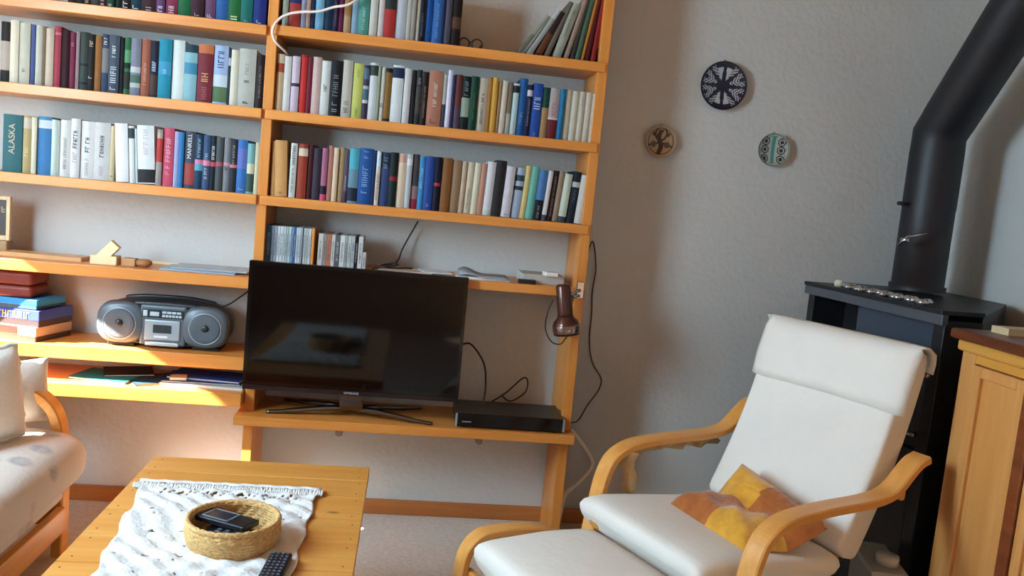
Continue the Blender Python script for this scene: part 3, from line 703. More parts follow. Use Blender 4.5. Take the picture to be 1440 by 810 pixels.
MB().box(-.068, .068, -.0135, -.008, .108, .136).build('display', mat('display_dark', '1c262c', rough=.15), bx, bevel=.002)
mb = MB()
for i in range(6): mb.box(-.002+i*.011, .007+i*.011, -.0155, -.013, .112, .120)
for i in range(4): mb.box(-.002+i*.016, .012+i*.016, -.0155, -.013, .124, .132)
mb.box(-.064, -.050, -.0155, -.013, .112, .132); mb.box(-.042, -.012, -.0155, -.013, .114, .128)
mb.build('buttons', mat('button_pale', 'a8bcc4', rough=.3), bx, bevel=.0008)
MB().box(-.058, .058, -.0145, -.008, .030, .100).build('cassette_door', silverpl, bx, bevel=.005)
MB().box(-.030, .030, -.0165, -.0135, .056, .084).build('cassette_window', mat('window_dark', '10161a', rough=.1), bx, bevel=.003)
MB().box(-.026, .018, -.0160, -.0140, .040, .047).build('maker_badge', mat('badge_white', 'd4dce0', rough=.3), bx, bevel=.001)
MB().box(-.055, .055, -.013, .0, .010, .024).build('key_row', mat('key_silver', 'b0b4b8', rough=.25, metal=.6), bx, bevel=.003)
MB().tube(smooth_path([(-.15, .09, .155), (-.13, .085, .160), (-.06, .08, .167), (.06, .08, .167), (.13, .085, .158), (.15, .09, .153)]), .008, 10).build('handle', dkplastic, bx)
for s in (-1, 1): MB().box(s*.14-.045, s*.14+.045, .01, .12, 0, .012).build('foot', blackmat, bx, bevel=.003)

# ------------------------------------------------------------------ boxed games and the suitcase-like box, left bay
def rbox(name, px_corner, py_b, z0, w_, d_, h, a, mats, label, cat, bands=None, bev=.003):
    c = at(px_corner, py_b, 1, .0)
    o = thing(name, label, cat, (c.x, c.y, z0), rz=a, group='boxes stacked at left end of the stereo shelf')
    MB().box(-w_, 0, 0, d_, 0, h*.62).build('tray', mats[0], o, bevel=bev)
    MB().box(-w_-.001, .001, -.001, d_+.001, h*.4, h).build('lid', mats[1], o, bevel=bev)
    return o
def simple_box(name, x, y, z0, w_, d_, h, a, mf, ms, label, bev=.002):
    o = thing(name, label, 'box', (x, y, z0), rz=a, group='boxes stacked at left end of the stereo shelf')
    MB().box(-w_, 0, 0, d_, 0, h*.5).build('tray', ms, o, bevel=bev)
    MB().box(-w_-.001, .001, -.0012, d_+.001, h*.35, h-.0006).build('lid', mf, o, bevel=bev)
    return o
b1 = simple_box('game_box', -.700, .0, Z4L+.0, .26, .17, .050, -.30, mat('cream_red', 'b8a088', rough=.4), mat('box_brown', '4a3428', rough=.5), 'cream and red flat game box at the bottom of the stack')
MB().box(-.261, -.07, -.0022, -.001, .020, .046).build('red_panel', mat('red_print', 'a02820', rough=.4), b1)
b2 = simple_box('puzzle_box', -.695, .008, Z4L+.051, .25, .17, .054, -.26, mat('violet_blue', '3444a0', rough=.35), mat('box_dark', '3a2c2c', rough=.5), 'violet blue puzzle box with yellow lettering second from bottom')
tm = MB(); letters(tm, 0, 0, .12, .022, 0, random.Random(11)); tm.v = [Vector((v.z-.15, v.y-.0022, -v.x+.034)) for v in tm.v]; tm.build('lettering', mat('yellow_print', 'd4cc60', rough=.4), b2)
b3 = simple_box('card_box', -.705, .012, Z4L+.106, .25, .15, .034, -.24, mat('box_cyan', '2c84c0', rough=.35), mat('box_teal', '30505c', rough=.5), 'bright blue box lying under the red brown case')
c4 = thing('small_case', 'red brown rounded case on top of the stacked boxes', 'case', (-.73, .03, Z4L+.141), rz=-.05, group='boxes stacked at left end of the stereo shelf')
MB().box(-.2, 0, 0, .13, 0, .04).build('case_base', mat('case_red', '6a2214', rough=.45), c4, bevel=.012, seg=4)
MB().box(-.2, 0, 0, .13, .040, .088).build('case_lid', MATS['case_red'], c4, bevel=.014, seg=4)

# booklets on lowest left shelf
def booklet(cx, cy, w_, d_, a, z0, h, hx, label, pages=True):
    o = thing('booklet', label, 'book', (cx, cy, z0), rz=a, group='booklets on the lowest left shelf')
    MB().box(-w_/2, w_/2, -d_/2, d_/2, 0, .0012).box(-w_/2, w_/2, -d_/2, d_/2, h-.0012, h).box(-w_/2, -w_/2+.0015, -d_/2, d_/2, 0, h).build('cover', bookm(hx), o)
    MB().box(-w_/2+.0015, w_/2-.002, -d_/2+.002, d_/2-.002, .0012, h-.0012).build('pages', paper, o)
z = Z5L
booklet(-.49, .075, .20, .15, -.18, z, .008, '1e7a72', 'teal green booklet at left on lowest left shelf')
booklet(-.44, .13, .16, .13, .35, z+.0085, .006, '30281c', 'dark brown booklet resting on the teal green one')
booklet(-.34, .07, .15, .14, .55, z, .006, '24404a', 'dark petrol booklet in the middle of lowest left shelf')
booklet(-.16, .09, .28, .17, -.04, z, .009, 'c4d4dc', 'pale blue booklet at bottom of right pile on lowest left shelf')
booklet(-.17, .10, .26, .16, .03, z+.0095, .006, '1c3c6c', 'navy booklet in the middle of the right pile, lowest shelf')
booklet(-.16, .11, .25, .14, -.10, z+.016, .007, '2848a0', 'royal blue booklet topmost of right pile on lowest shelf')
booklet(-.25, .05, .055, .05, .2, z+.0065+.0095, .010, 'b8a878', 'tiny beige booklet at the front of the right pile')

# ------------------------------------------------------------------ wall plates
def plate(name, px, py, R_, y, paint, pal, label, rimcol):
    c = at(px, py, 1, y); o = thing(name, label, 'plate', c)
    nr, na = 40, 128; mb = MB(); vs = [(0, 0, 0)]
    def dep(r): return -.004 - .012*(r/R_)**2.2
    for i in range(1, nr+1):
        r = R_*i/nr
        for k in range(na): a = 2*PI*k/na; vs.append((r*math.cos(a), dep(r), r*math.sin(a)))
    mb.v = [Vector(v) for v in vs]; mb.v[0].y = dep(0)
    for i in range(nr):
        for k in range(na):
            k2 = (k+1) % na; r = (i+.5)/nr; a = 2*PI*(k+.5)/na; mi = paint(r*math.cos(a), r*math.sin(a), r, a)
            if i == 0: mb.f.append([0, 1+k, 1+k2])
            else: mb.f.append([1+(i-1)*na+k, 1+i*na+k, 1+i*na+k2, 1+(i-1)*na+k2])
            mb.m.append(mi); mb.sm.append(True)
    mb.build('glazed_dish', [mat('glaze_'+h, h, rough=.3) for h in pal], o)
    MB().lathe([(R_, dep(R_)), (R_*1.015, dep(R_)-.001), (R_*1.015, dep(R_)+.003), (R_*.6, .006), (R_*.55, .010), (.001, .010)], n=64, axis=1, cap=False).build('rim', mat('glaze_rim_'+rimcol, rimcol, rough=.3), o)
    MB().tube([(-.004, 0, R_*.97), (-.003, .004, R_*1.09), (.003, .004, R_*1.09), (.004, 0, R_*.97)], .0014, 6).build('hanger', mat('wire', '5a5650', rough=.4, metal=.7), o)
def star(x, y, r, a):
    if r > .93: return 0
    k = round(a/(PI/4)); d = abs(a-k*PI/4)*r                     # distance to the nearest of eight rays
    if d < .10*(1-r*.75)+.015: return 0
    up = abs(abs(a-PI)-PI/2) < PI/8*1.15
    if up: return 0 if r > .78 or (abs(x) < .09 and .35 < abs(y) < .6) else 1
    if r > .72 and abs(a-(k*PI/4)) > .30: return 0
    return 0 if math.sin(r*34+d*46) > .35 else 1
plate('wall_plate', 1016, 121, .089, .232, star, ['12142c', 'b0b4b8', '50546c'], 'large navy plate with white star flower hanging on the wall', '10122a')
def fig_(x, y, r, a):
    if r > .88: return 0
    if abs(x+.03+.1*math.sin(y*5)) < .16 and y < .75: return 1
    if abs(math.hypot(x*1.15, y-.5)-.42) < .07 and y > .0: return 1
    if math.hypot(abs(x)-.45, y+.2) < .2: return 3
    if math.hypot(abs(x)-.45, y-.45) < .13: return 1
    if abs(y+.05+.3*abs(x)) < .06: return 1
    return 2 if r > .78 else 0
plate('wall_plate', 928, 199, .0585, .232, fig_, ['b09a78', '3c2620', '7a6248', '5c4c2c'], 'small brown and beige plate at left on the wall', '8c7452')
def stripe(x, y, r, a):
    if r > .93: return 3
    if abs(x) < .11 and abs(y) < .86: return 1
    for sy in (-.55, 0, .5):
        for sx in (-.52, .52):
            d = math.hypot(x-sx, y-sy)
            if d < .12: return 2
            if abs(d-.22) < .035: return 2
    if abs(r-.82) < .03 and math.sin(a*14) > 0: return 3
    return 0
plate('wall_plate', 1086, 211, .062, .232, stripe, ['a8b0a8', '3c8c84', '202826', '707c76'], 'small pale green plate with teal stripe at right on wall', 'a4aca6')

# ------------------------------------------------------------------ stove and pipe
sv = thing('wood_stove', 'large black wood stove in the corner behind the white armchair', 'stove', (2.25, -.15, 0))
so_ = Vector((2.25, -.15, 0)); fl, frr, sr = (1.943, -.047), (2.026, -.716), (2.491, -.327)
zt = 1.055
def rp(l): return [(a-so_.x, b-so_.y) for a, b in l]
ux, uy = (frr[0]-fl[0]), (frr[1]-fl[1]); LL = math.hypot(ux, uy); ux /= LL; uy /= LL; nx, ny = -uy, ux   # n points into the stove
def F(a, d): return (fl[0]+ux*a+nx*d, fl[1]+uy*a+ny*d)
back = [F(LL, .13), sr, (2.60, -.2), (2.60, .20), (2.17, .20), F(0, .13)]
MB().prism(rp(back), .04, zt-.010).build('body', stove_m, sv, bevel=.004)
fm = MB()
fm.prism(rp([F(0, 0), F(.035, 0), F(.035, .13), F(0, .13)]), .04, zt-.03)
fm.prism(rp([F(LL-.045, 0), F(LL, 0), F(LL, .13), F(LL-.045, .13)]), .04, zt-.03)
fm.prism(rp([F(.035, 0), F(LL-.045, 0), F(LL-.045, .13), F(.035, .13)]), .04, .55)
fm.prism(rp([F(.035, .02), F(LL-.045, .02), F(LL-.045, .13), F(.035, .13)]), .55, .62)
fm.build('front_frame', stove_m, sv, bevel=.003)
MB().prism(rp([F(.22, .05), F(LL-.046, .05), F(LL-.046, .129), F(.22, .129)]), .621, zt-.04).build('glass_door', stove_glass, sv)
MB().prism(rp([F(-.008, -.02), F(LL+.004, -.02), F(LL+.004, .13), F(-.008, .13)]), zt-.012, zt).build('top_plate', stove_m, sv, bevel=.003)
MB().prism(rp([F(-.006, -.016), F(LL+.004, -.016), F(LL+.004, .006), F(-.006, .006)]), zt-.042, zt-.013).build('front_lip', mat('lip_grey', '4a4e54', rough=.4), sv, bevel=.003)
for zz, a_ in ((.86, LL-.03), (.68, LL-.05)):
    p0 = F(a_, -.03); p1 = F(a_, .0)
    MB().tube([(p1[0]-so_.x, p1[1]-so_.y, zz), (p0[0]-so_.x, p0[1]-so_.y, zz), (p0[0]-so_.x+.03*ux, p0[1]-so_.y+.03*uy, zz+.004)], .006, 8).build('handle', chrome, sv)
MB().prism(rp([F(-.02, -.03), F(LL+.02, -.03), (2.50, -.33), (2.6, .2), (1.98, .2)]), 0, .04).build('plinth', stove_m, sv)
pp = thing('stove_pipe', 'thick matt black stovepipe rising from stove and bending toward camera', 'stove pipe', (2.37, -.02, zt))
R_ = .090
MB().lathe([(R_+.008, 0), (R_+.008, .02), (R_, .022), (R_, .30)], n=40, cap=False).build('lower_pipe', pipe_m, pp)
MB().lathe([(R_*1.015, .30), (R_*1.015, .50), (R_*1.0, .54)], n=40, cap=False).build('damper_section', pipe_m, pp)
dirn = Vector((0, -.28, .33)).normalized()
def ringat(c, ax_, r, n=40):
    u = Vector((1, 0, 0)); v = ax_.cross(u).normalized(); return [c+u*r*math.cos(2*PI*k/n)+v*r*math.sin(2*PI*k/n) for k in range(n)]
EZ = .57; mid = (Vector((0, 0, 1))+dirn).normalized(); c0 = Vector((0, 0, EZ)); sc = 1/mid.dot(dirn)
def mitre(c, ax_):
    u = Vector((1, 0, 0)); v = ax_.cross(u).normalized(); return [c+u*R_*math.cos(2*PI*k/40)+v*R_*sc*math.sin(2*PI*k/40) for k in range(40)]
mb = MB(); mb.ring([ringat(Vector((0, 0, EZ-.04)), Vector((0, 0, 1)), R_), mitre(c0, mid), ringat(c0+dirn*.06, dirn, R_)], cap=False)
mb.build('elbow', pipe_m, pp)
MB().ring([ringat(c0+dirn*.06, dirn, R_*1.012), ringat(c0+dirn*1.25, dirn, R_*1.012)], cap=False).build('upper_pipe', pipe_m, pp)
hp = A(1263, 345, -.115)-Vector((2.37, -.02, zt)); hq = A(1276, 333, -.135)-Vector((2.37, -.02, zt)); hr = A(1303, 328, -.125)-Vector((2.37, -.02, zt))
MB().tube([hp, hq, hr], .0045, 8).lathe([(.001, 0), (.009, 0), (.009, .03), (.001, .03)], hq+Vector((-.0, 0, -.012)), 12, axis=1).build('damper_handle', chrome, pp)
kn = A(1267, 286, -.05)-Vector((2.37, -.02, zt))
MB().lathe([(.001, -.012), (.007, -.012), (.007, .03), (.001, .03)], kn, 12, axis=0).build('damper_knob', blackmat, pp)
# glittering strip and small cup on stove top
gl = MB(); rnd = random.Random(5); silver = mat('silver_foil', 'b8b8b8', rough=.25, metal=.8)
for i in range(26):
    t = i/25; p = F(.16+.40*t, .03+.02*math.sin(i*1.7)); 
    gl.lathe([(.001, 0), (.014, .002), (.017, .009), (.008, .017), (.001, .018)], (p[0]+rnd.uniform(-.006, .006), p[1], zt), 8, sx=rnd.uniform(.7, 1.3), sy=rnd.uniform(.7, 1.3))
gl.tube([(F(.16, .03)[0], F(.16, .03)[1], zt+.006), (F(.56, .03)[0], F(.56, .03)[1], zt+.006)], .004, 6)
tag(gl.build('glass_bead_string', silver, origin=(*F(.16, .03), zt)), 'glittering silver bead string lying along the stove top', 'ornament')
pc = F(.12, .03)
tag(MB().lathe([(.001, 0), (.012, 0), (.015, .012), (.010, .022), (.001, .024)], n=16).build('candle_stub', mat('wax', 'd8d0b4', rough=.5)), 'small cream candle stub at left end of the silver beads', 'candle').location = (pc[0], pc[1], zt)
# box and dish between chair and stove
ab = thing('ash_box', 'pale grey metal ash box on floor between armchair and cabinet', 'ash box', (1.915, -.745, 0), rz=-.25)
MB().box(-.045, .045, -.10, .12, 0, .31).build('bin', mat('slab_grey', '8a8c86', rough=.5), ab, bevel=.006)
MB().box(-.050, .050, -.105, .125, .3105, .328).build('lid', mat('slab_light', 'a8aaa4', rough=.5), ab, bevel=.004)
tag(MB().lathe([(.001, 0), (.030, 0), (.032, .018), (.031, .026), (.001, .026)], n=28).build('white_dish', mat('dish_white', 'd0d0c4', rough=.4)), 'small round white dish on top of the grey ash box', 'dish').location = (1.915, -.78, .3283)

# ------------------------------------------------------------------ pine cabinet
cx0, cy0, ct = 1.984, -.800, 1.02
cb = thing('pine_cabinet', 'knotty pine cabinet with dark brown top at right edge', 'cabinet', (2.3, -1.3, 0))
co = Vector((2.3, -1.3, 0)); ylen = 1.1
def CB(x0, x1, y0, y1, z0, z1, name, m_, bev=.003, par=None): return MB().box(x0-co.x, x1-co.x, y0-co.y, y1-co.y, z0, z1).build(name, m_, par or cb, bevel=bev)
CB(cx0, 2.63, cy0-ylen, cy0, ct-.028, ct, 'top_board', wood('dark_stained_top', '5a2a12', '6e3618', 1, rough=.35), .008)
fx = cx0+.035; fy = cy0-.018
MB().box(fx+.02-co.x, 2.62-co.x, cy0-ylen+.03-co.y, fy-co.y, .05, ct-.028).build('carcass', pine_z, cb)
CB(fx, fx+.02, fy-.055, fy, 0, ct-.028, 'stile', pine_z)
CB(fx-.012, fx+.02, cy0-ylen+.02, fy+.012, ct-.060, ct-.0285, 'cornice', pine_y, .008)
CB(fx, fx+.02, cy0-ylen+.03, fy-.0555, ct-.085, ct-.0605, 'rail', pine_y)
CB(fx, fx+.02, cy0-ylen+.03, fy-.0555, 0, .12, 'base_rail', pine_y)
def door(y1, w_):
    y0 = y1-w_; s = .030; z0, z1 = .123, ct-.088
    d = MB().box(fx-.004-co.x, fx+.018-co.x, y0-co.y, y0+s-co.y, z0, z1).box(fx-.004-co.x, fx+.018-co.x, y1-s-co.y, y1-co.y, z0, z1).box(fx-.004-co.x, fx+.018-co.x, y0+s-co.y, y1-s-co.y, z0, z0+s).box(fx-.004-co.x, fx+.018-co.x, y0+s-co.y, y1-s-co.y, z1-s, z1).build('door', pine_z, cb, bevel=.003)
    CB(fx+.006, fx+.016, y0+s, y1-s, z0+s, z1-s, 'door_panel', pine_z, .002, d)
    return d, y0
d1, ye = door(fy-.058, .195)
kh = MB().lathe([(.001, 0), (.011, 0), (.011, -.004), (.004, -.005), (.001, -.005)], (fx-.004-co.x, ye+.012-co.y, .36), 14, axis=0).build('keyhole', mat('brass_dark', '7c3c14', rough=.4), d1)
CB(fx-.010, fx+.02, ye-.040, ye-.003, .05, ct-.090, 'centre_post', darkwood, .004)
door(ye-.043, .34)
# papers on the cabinet
slab('envelope', quad(2.135, -.862, .11, .06, .1), ct, .018, mat('cream_env', 'cbb48c', rough=.7), 'cream envelope bundle at left on the cabinet top', 'envelope')
slab('notebook', quad(2.25, -.93, .22, .12, -.2), ct, .006, mat('green_cover', '6c7c3c', rough=.6), 'green notebook lying under the blue card on cabinet', 'notebook')
slab('postcard', quad(2.27, -.92, .15, .09, -.25), ct+.0062, .026, mat('blue_card', 'a8c8dc', rough=.5, var=.2, scale=30), 'light blue postcard pile beside cream envelopes on the cabinet', 'postcards')

# ------------------------------------------------------------------ coffee table
tx0, tx1, tyf, tyn, tz = -.1430, .4425, -.578, -1.80, .46
tb = thing('coffee_table', 'long low pine plank coffee table with white lace runner on it', 'coffee table', ((tx0+tx1)/2, (tyf+tyn)/2, 0))
to = Vector(((tx0+tx1)/2, (tyf+tyn)/2, 0))
y = tyf; i = 0; rnd = random.Random(2); wds = [.115, .125, .15, .13, .14, .13, .14, .13, .16]
for wd_ in wds:
    y2 = max(y-wd_, tyn)
    o = MB().box(tx0-to.x, tx1-to.x, y2+.0011-to.y, y-.0011-to.y, tz-.026, tz).build('plank', pine_x, tb, bevel=.0015)
    for X in (tx0+.022, tx1-.022):
        for Y in (y-.025, y2+.025):
            MB().lathe([(.0006, tz-.002), (.0022, tz-.002), (.0022, tz+.0004), (.0006, tz+.0004)], (X-to.x+rnd.uniform(-.004, .004), Y-to.y, 0), 8).build('nail', mat('nail_dark', '4a2c14', rough=.5), o)
    y = y2
    if y <= tyn: break
lx = (tx0+.012, tx1-.012)
for a in (0, 1):
    for b in (0, 1):
        X = (tx0+.02 if a == 0 else tx1-.02-.055); Y = (tyf-.02-.055 if b == 0 else tyn+.02)
        MB().box(X-to.x, X+.055-to.x, Y-to.y, Y+.055-to.y, 0, tz-.0265).build('leg', pine_z, tb, bevel=.003)
for a in (0, 1):
    X = (tx0+.03 if a == 0 else tx1-.05)
    MB().box(X-to.x, X+.02-to.x, tyn+.08-to.y, tyf-.08-to.y, tz-.10, tz-.0265).build('side_rail', pine_y, tb, bevel=.002)
for Y in (tyf-.05, tyn+.03):
    MB().box(tx0+.08-to.x, tx1-.08-to.x, Y-to.y, Y+.02-to.y, tz-.10, tz-.0265).build('end_rail', pine_x, tb, bevel=.002)

# lace runner
lace = mat('white_lace', 'dededc', rough=.9, bump=.3, bscale=120, spec=.1)
rn = thing('table_runner', 'white crocheted lace runner with fringed end on the coffee table', 'table runner', (.12, -1.2, tz))
ro = Vector((.12, -1.2, tz)); NX, NY = 84, 190; mb = MB(); rnd = random.Random(4)
yA, yB = -.828, -1.76
def edge_l(y): return -.100 + .05*max(0, min(1, (-.85-y)/.45)) + .005*math.sin(y*38) - (.02*(y+.84)/.035 if y > -.84 else 0)
def edge_r(y):
    e_ = .322 + .004*math.sin(y*45)
    return e_ + (.02 if y > -.84 else 0)*((y+.84)/.035 if y > -.84 else 0)
for j in range(NY+1):
    y = yA+(yB-yA)*j/NY; xl, xr = edge_l(y), edge_r(y)
    for i in range(NX+1):
        x = xl+(xr-xl)*i/NX
        zz = 0.0060 + .0045*math.sin(x*85+2*math.sin(y*21)) * math.sin(y*75+1.3*math.sin(x*17)) + .0008*math.sin(x*310)*math.sin(y*290)
        mb.v.append(Vector((x, y, tz+zz))-ro)
hole = set()
for j in range(4, NY-2):
    row = j % 12; yj = j//12
    for i in range(4, NX-4):
        if row in (4, 5) and (yj*5+i) % 14 in (5, 6, 7) and rnd.random() < .8 and (yj % 2 == 0): hole.add((i, j))
        if row in (9,) and (i+yj*3) % 6 == 0 and rnd.random() < .4: hole.add((i, j))
for j in range(3, 8):
    for i in range(10, NX-8):
        if (i + j//3) % 4 == 1: hole.add((i, j))
for j in range(NY):
    for i in range(NX):
        if (i, j) in hole: continue
        a = j*(NX+1)+i; mb.f.append([a, a+1, a+NX+2, a+NX+1]); mb.m.append(0); mb.sm.append(True)
mb.build('lace_cloth', lace, rn, solid=.0022)
fr_m = MB(); rnd = random.Random(9)
for k in range(46):
    x = -.120+k*.0100+rnd.uniform(-.0015, .0015); L_ = rnd.uniform(.030, .042)
    for q in (-1, 1):
        fr_m.tube([Vector((x+q*.002, yA-.003, tz+.005))-ro, Vector((x+q*.0035, yA+L_*.45, tz+.009))-ro, Vector((x+rnd.uniform(-.004, .004)+q*.003, yA+L_, tz+.004))-ro], [.0028, .0034, .0026], 5)
fr_m.tube([Vector((-.118+.448*k/30, yA+.036+.003*math.sin(k*1.9), tz+.007))-ro for k in range(31)], .0055, 6)
f_ = fr_m.build('fringe', lace, rn); f_['kind'] = 'stuff'

# basket
bkc = Vector((.176, -1.128, tz+.0055)); basket_m = mat('straw', 'd4aa6c', rough=.75, var=.25, scale=150, bump=.5, bscale=250)
bk = thing('basket', 'round woven straw basket standing on the white lace runner', 'basket', bkc)
mb = MB(); NB = 96
for lvl in range(8):
    zz = .004+lvl*.0066; rr = .088+.007*math.sin(lvl/7*PI*.8)
    mb.tube([(rr*math.cos(2*PI*k/NB), rr*math.sin(2*PI*k/NB), zz+.0011*math.sin(k*2*PI/4 + lvl*1.6)) for k in range(NB+1)], [.0052+.0011*math.sin(k*PI*.5+lvl*1.6) for k in range(NB+1)], 7)
mb.build('woven_wall', basket_m, bk)
MB().lathe([(.001, 0), (.088, 0), (.088, .005), (.001, .005)], n=48).build('base', basket_m, bk)
mb = MB().tube([(.094*math.cos(2*PI*k/NB), .094*math.sin(2*PI*k/NB), 0.0545+.0005*math.sin(k*PI*.66)) for k in range(NB+1)], [.0058+.0005*math.sin(k*PI*.66) for k in range(NB+1)], 8).build('rim', basket_m, bk)
# devices in the basket
dk = mat('device_black', '101218', rough=.35); scr = mat('device_screen', '2c3038', rough=.15)
def device(name, x, y, a, z, w_, l_, h, label, cat, frame=True):
    o = thing(name, label, cat, (bkc.x+x, bkc.y+y, bkc.z+z), rot=(.03, .06, a))
    MB().box(-w_/2, w_/2, -l_/2, l_/2, 0, h).build('body', dk, o, bevel=.004)
    if frame:
        q = w_*.40; MB().box(-q, q, -l_*.12, l_*.36, h, h+.0008).build('screen', scr, o)
        fm_ = MB(); 
        for s in (-1, 1): fm_.box(s*q-.0015, s*q+.0015, -l_*.13, l_*.37, h, h+.0014); fm_.box(-q, q, (-.13 if s < 0 else .36)*l_, (-.13 if s < 0 else .36)*l_+.003, h, h+.0014)
        fm_.build('silver_frame', silverpl, o)
    return o
device('mobile_phone', -.018, .022, 1.15, .0335, .060, .125, .014, 'black mobile phone with silver framed screen inside the straw basket', 'phone')
o2 = device('remote_control', .012, -.012, 1.35, .008, .066, .14, .020, 'thick black remote control under the phone in straw basket', 'remote control', False)
mb = MB()
for i in range(3):
    for j in range(6): mb.box(-.02+i*.015, -.011+i*.015, -.055+j*.018, -.045+j*.018, .020, .0215)
mb.build('buttons', mat('btn_grey', '70747c', rough=.4), o2, bevel=.0006)

# long remote on the cloth
r0 = (at(383, 772, 2, .485)+at(410, 779, 2, .485))/2; r1 = (at(356, 822, 2, .485)+at(386, 828, 2, .485))/2
ang = math.atan2(r0.x-r1.x, r0.y-r1.y)
rc = thing('remote_control', 'long black television remote with rows of buttons on the lace', 'remote control', (r0.x, r0.y, tz+.0062), rz=-ang)
MB().box(-.023, .023, -.19, 0, 0, .018).build('body', dk, rc, bevel=.005, seg=3)
mb = MB(); 
for j in range(13):
    for i in range(4):
        if (j, i) in ((2, 1), (2, 2)): continue
        mb.box(-.0185+i*.0098, -.0112+i*.0098, -.013-j*.0135, -.005-j*.0135, .0175, .0195)
mb.build('buttons', mat('btn_dark', '3c4250', rough=.4), rc, bevel=.0008)
tm = MB(); rnd = random.Random(8)
for j in range(13):
    for i in range(4): tm.box(-.0165+i*.0098, -.0132+i*.0098, -.0095-j*.0135, -.008-j*.0135, .0192, .0198)
tm.build('button_legends', mat('legend_grey', '9aa0ac', rough=.5), rc)

# ------------------------------------------------------------------ armchair
K = .96; th = 3.553; O0 = Vector((1.18, -.777, 0))
Ow = Vector((CAM.x+(O0.x-CAM.x)*K, CAM.y+(O0.y-CAM.y)*K, 0)); zoff = CAM.z*(1-K)
ch = thing('armchair', 'reclined bentwood armchair with white cotton cushions beside the stove', 'armchair', Ow, rz=th)
def Q(s, w_, z): return Vector((s*K, w_*K, z*K+zoff))
FL = (.008-zoff)/K
armp = [(-.735, .640), (-.70, .628), (-.665, .600), (-.63, .568), (-.585, .545), (-.50, .535), (-.36, .532), (-.24, .524), (-.18, .510), (-.135, .480), (-.110, .43), (-.095, .36), (-.082, .27), (-.068, .15), (-.055, .06), (-.062, .012), (-.09, FL+.02), (-.14, FL+.01), (-.30, FL+.006), (-.45, FL+.006), (-.60, FL+.006), (-.66, FL+.012)]
for s in (-1, 1):
    pth = smooth_path([Q(a, s*.314, b) for a, b in armp], 5)
    MB().strip(pth, .030*K, .0115, (0, 1, 0)).build('armrest', bent, ch)
    MB().tube([Q(-.668, s*.31, .585), Q(-.673, s*.31, .593)], .007, 8).build('bolt', darkchrome, ch)
    rl = smooth_path([Q(-.835, s*.195, .93), Q(-.79, s*.195, .76), Q(-.70, s*.195, .58), Q(-.60, s*.195, .38), Q(-.52, s*.195, .29), Q(-.40, s*.195, .27), Q(-.20, s*.195, .305), Q(-.03, s*.195, .335), Q(.0, s*.195, .33)], 5)
    MB().strip(rl, .018, .010, (0, 1, 0)).build('seat_rail', bent, ch)
MB().strip([Q(-.10, -.31, .30), Q(-.10, 0, .30), Q(-.10, .31, .30)], .025, .010, (0, 0, 1)).build('crossbar', bent, ch)
MB().strip([Q(-.68, -.31, .545), Q(-.68, 0, .545), Q(-.68, .31, .545)], .025, .010, (0, 0, 1)).build('crossbar', bent, ch)
MB().strip([Q(-.60, -.31, FL+.03), Q(-.60, 0, FL+.03), Q(-.60, .31, FL+.03)], .02, .010, (0, 0, 1)).build('crossbar', bent, ch)
# seat cushion
seat = [(.010, .348), (.006, .350), (-.002, .352), (-.02, .354), (-.06, .355), (-.14, .347), (-.24, .336), (-.34, .325), (-.42, .318), (-.48, .318), (-.50, .322), (-.515, .33), (-.52, .335)]
seatc = MB().pad([Q(a, 0, b+.008) for a, b in seat], .262*K, .046*K, (0, 1, 0), e=9, ht=None).build('seat_cushion', cotton, ch)
def back_c(z): # centre line s of back cushion, from measured front and rear faces
    t = (z-.34)/.6; return -.535-.215*t + .028*math.sin(PI*t)*-1
bp_ = [(back_c(z), z) for z in (.345, .352, .362, .38, .44, .52, .60, .68, .76, .84, .88, .91, .925, .935)]
backc = MB().pad([Q(a, 0, b) for a, b in bp_], .262*K, .054*K, (0, 1, 0), e=14, e2=7).build('back_cushion', cotton, ch)
# head flap: a cover folded over the top of the back
def flap():
    mb = MB(); pts = []
    prof = []
    for z in (.755, .79, .83, .875, .91): prof.append((back_c(z)+.056+.006*math.sin((z-.75)*20), z))
    t_ = back_c(.925); prof += [(t_+.048, .930), (t_+.02, .945), (t_-.02, .944), (t_-.050, .925)]
    for z in (.90, .87): prof.append((back_c(z)-.058, z))
    nW = 26
    for i, (s, z) in enumerate(prof):
        for k in range(nW+1):
            w_ = -.283+.566*k/nW; e_ = abs(w_)/.283
            ds = .0025*math.sin(w_*40+z*13)*(1 if i < 5 else 0); dz = (.004*math.sin(w_*9+1) if i == 0 else 0)
            flare = .010*(1 if i < 3 else .3)*e_
            pull = -.020*(e_**10)*(1 if i < 6 else -1)
            mb.v.append(Q(s+ds+pull, w_*(1+flare), z+dz))
    for i in range(len(prof)-1):
        for k in range(nW):
            a = i*(nW+1)+k; mb.f.append([a, a+1, a+nW+2, a+nW+1]); mb.m.append(0); mb.sm.append(True)
    o = mb.build('head_flap', cotton, ch, solid=.006); o['label'] = 'cream head flap folded over the backrest'; return o
flap()
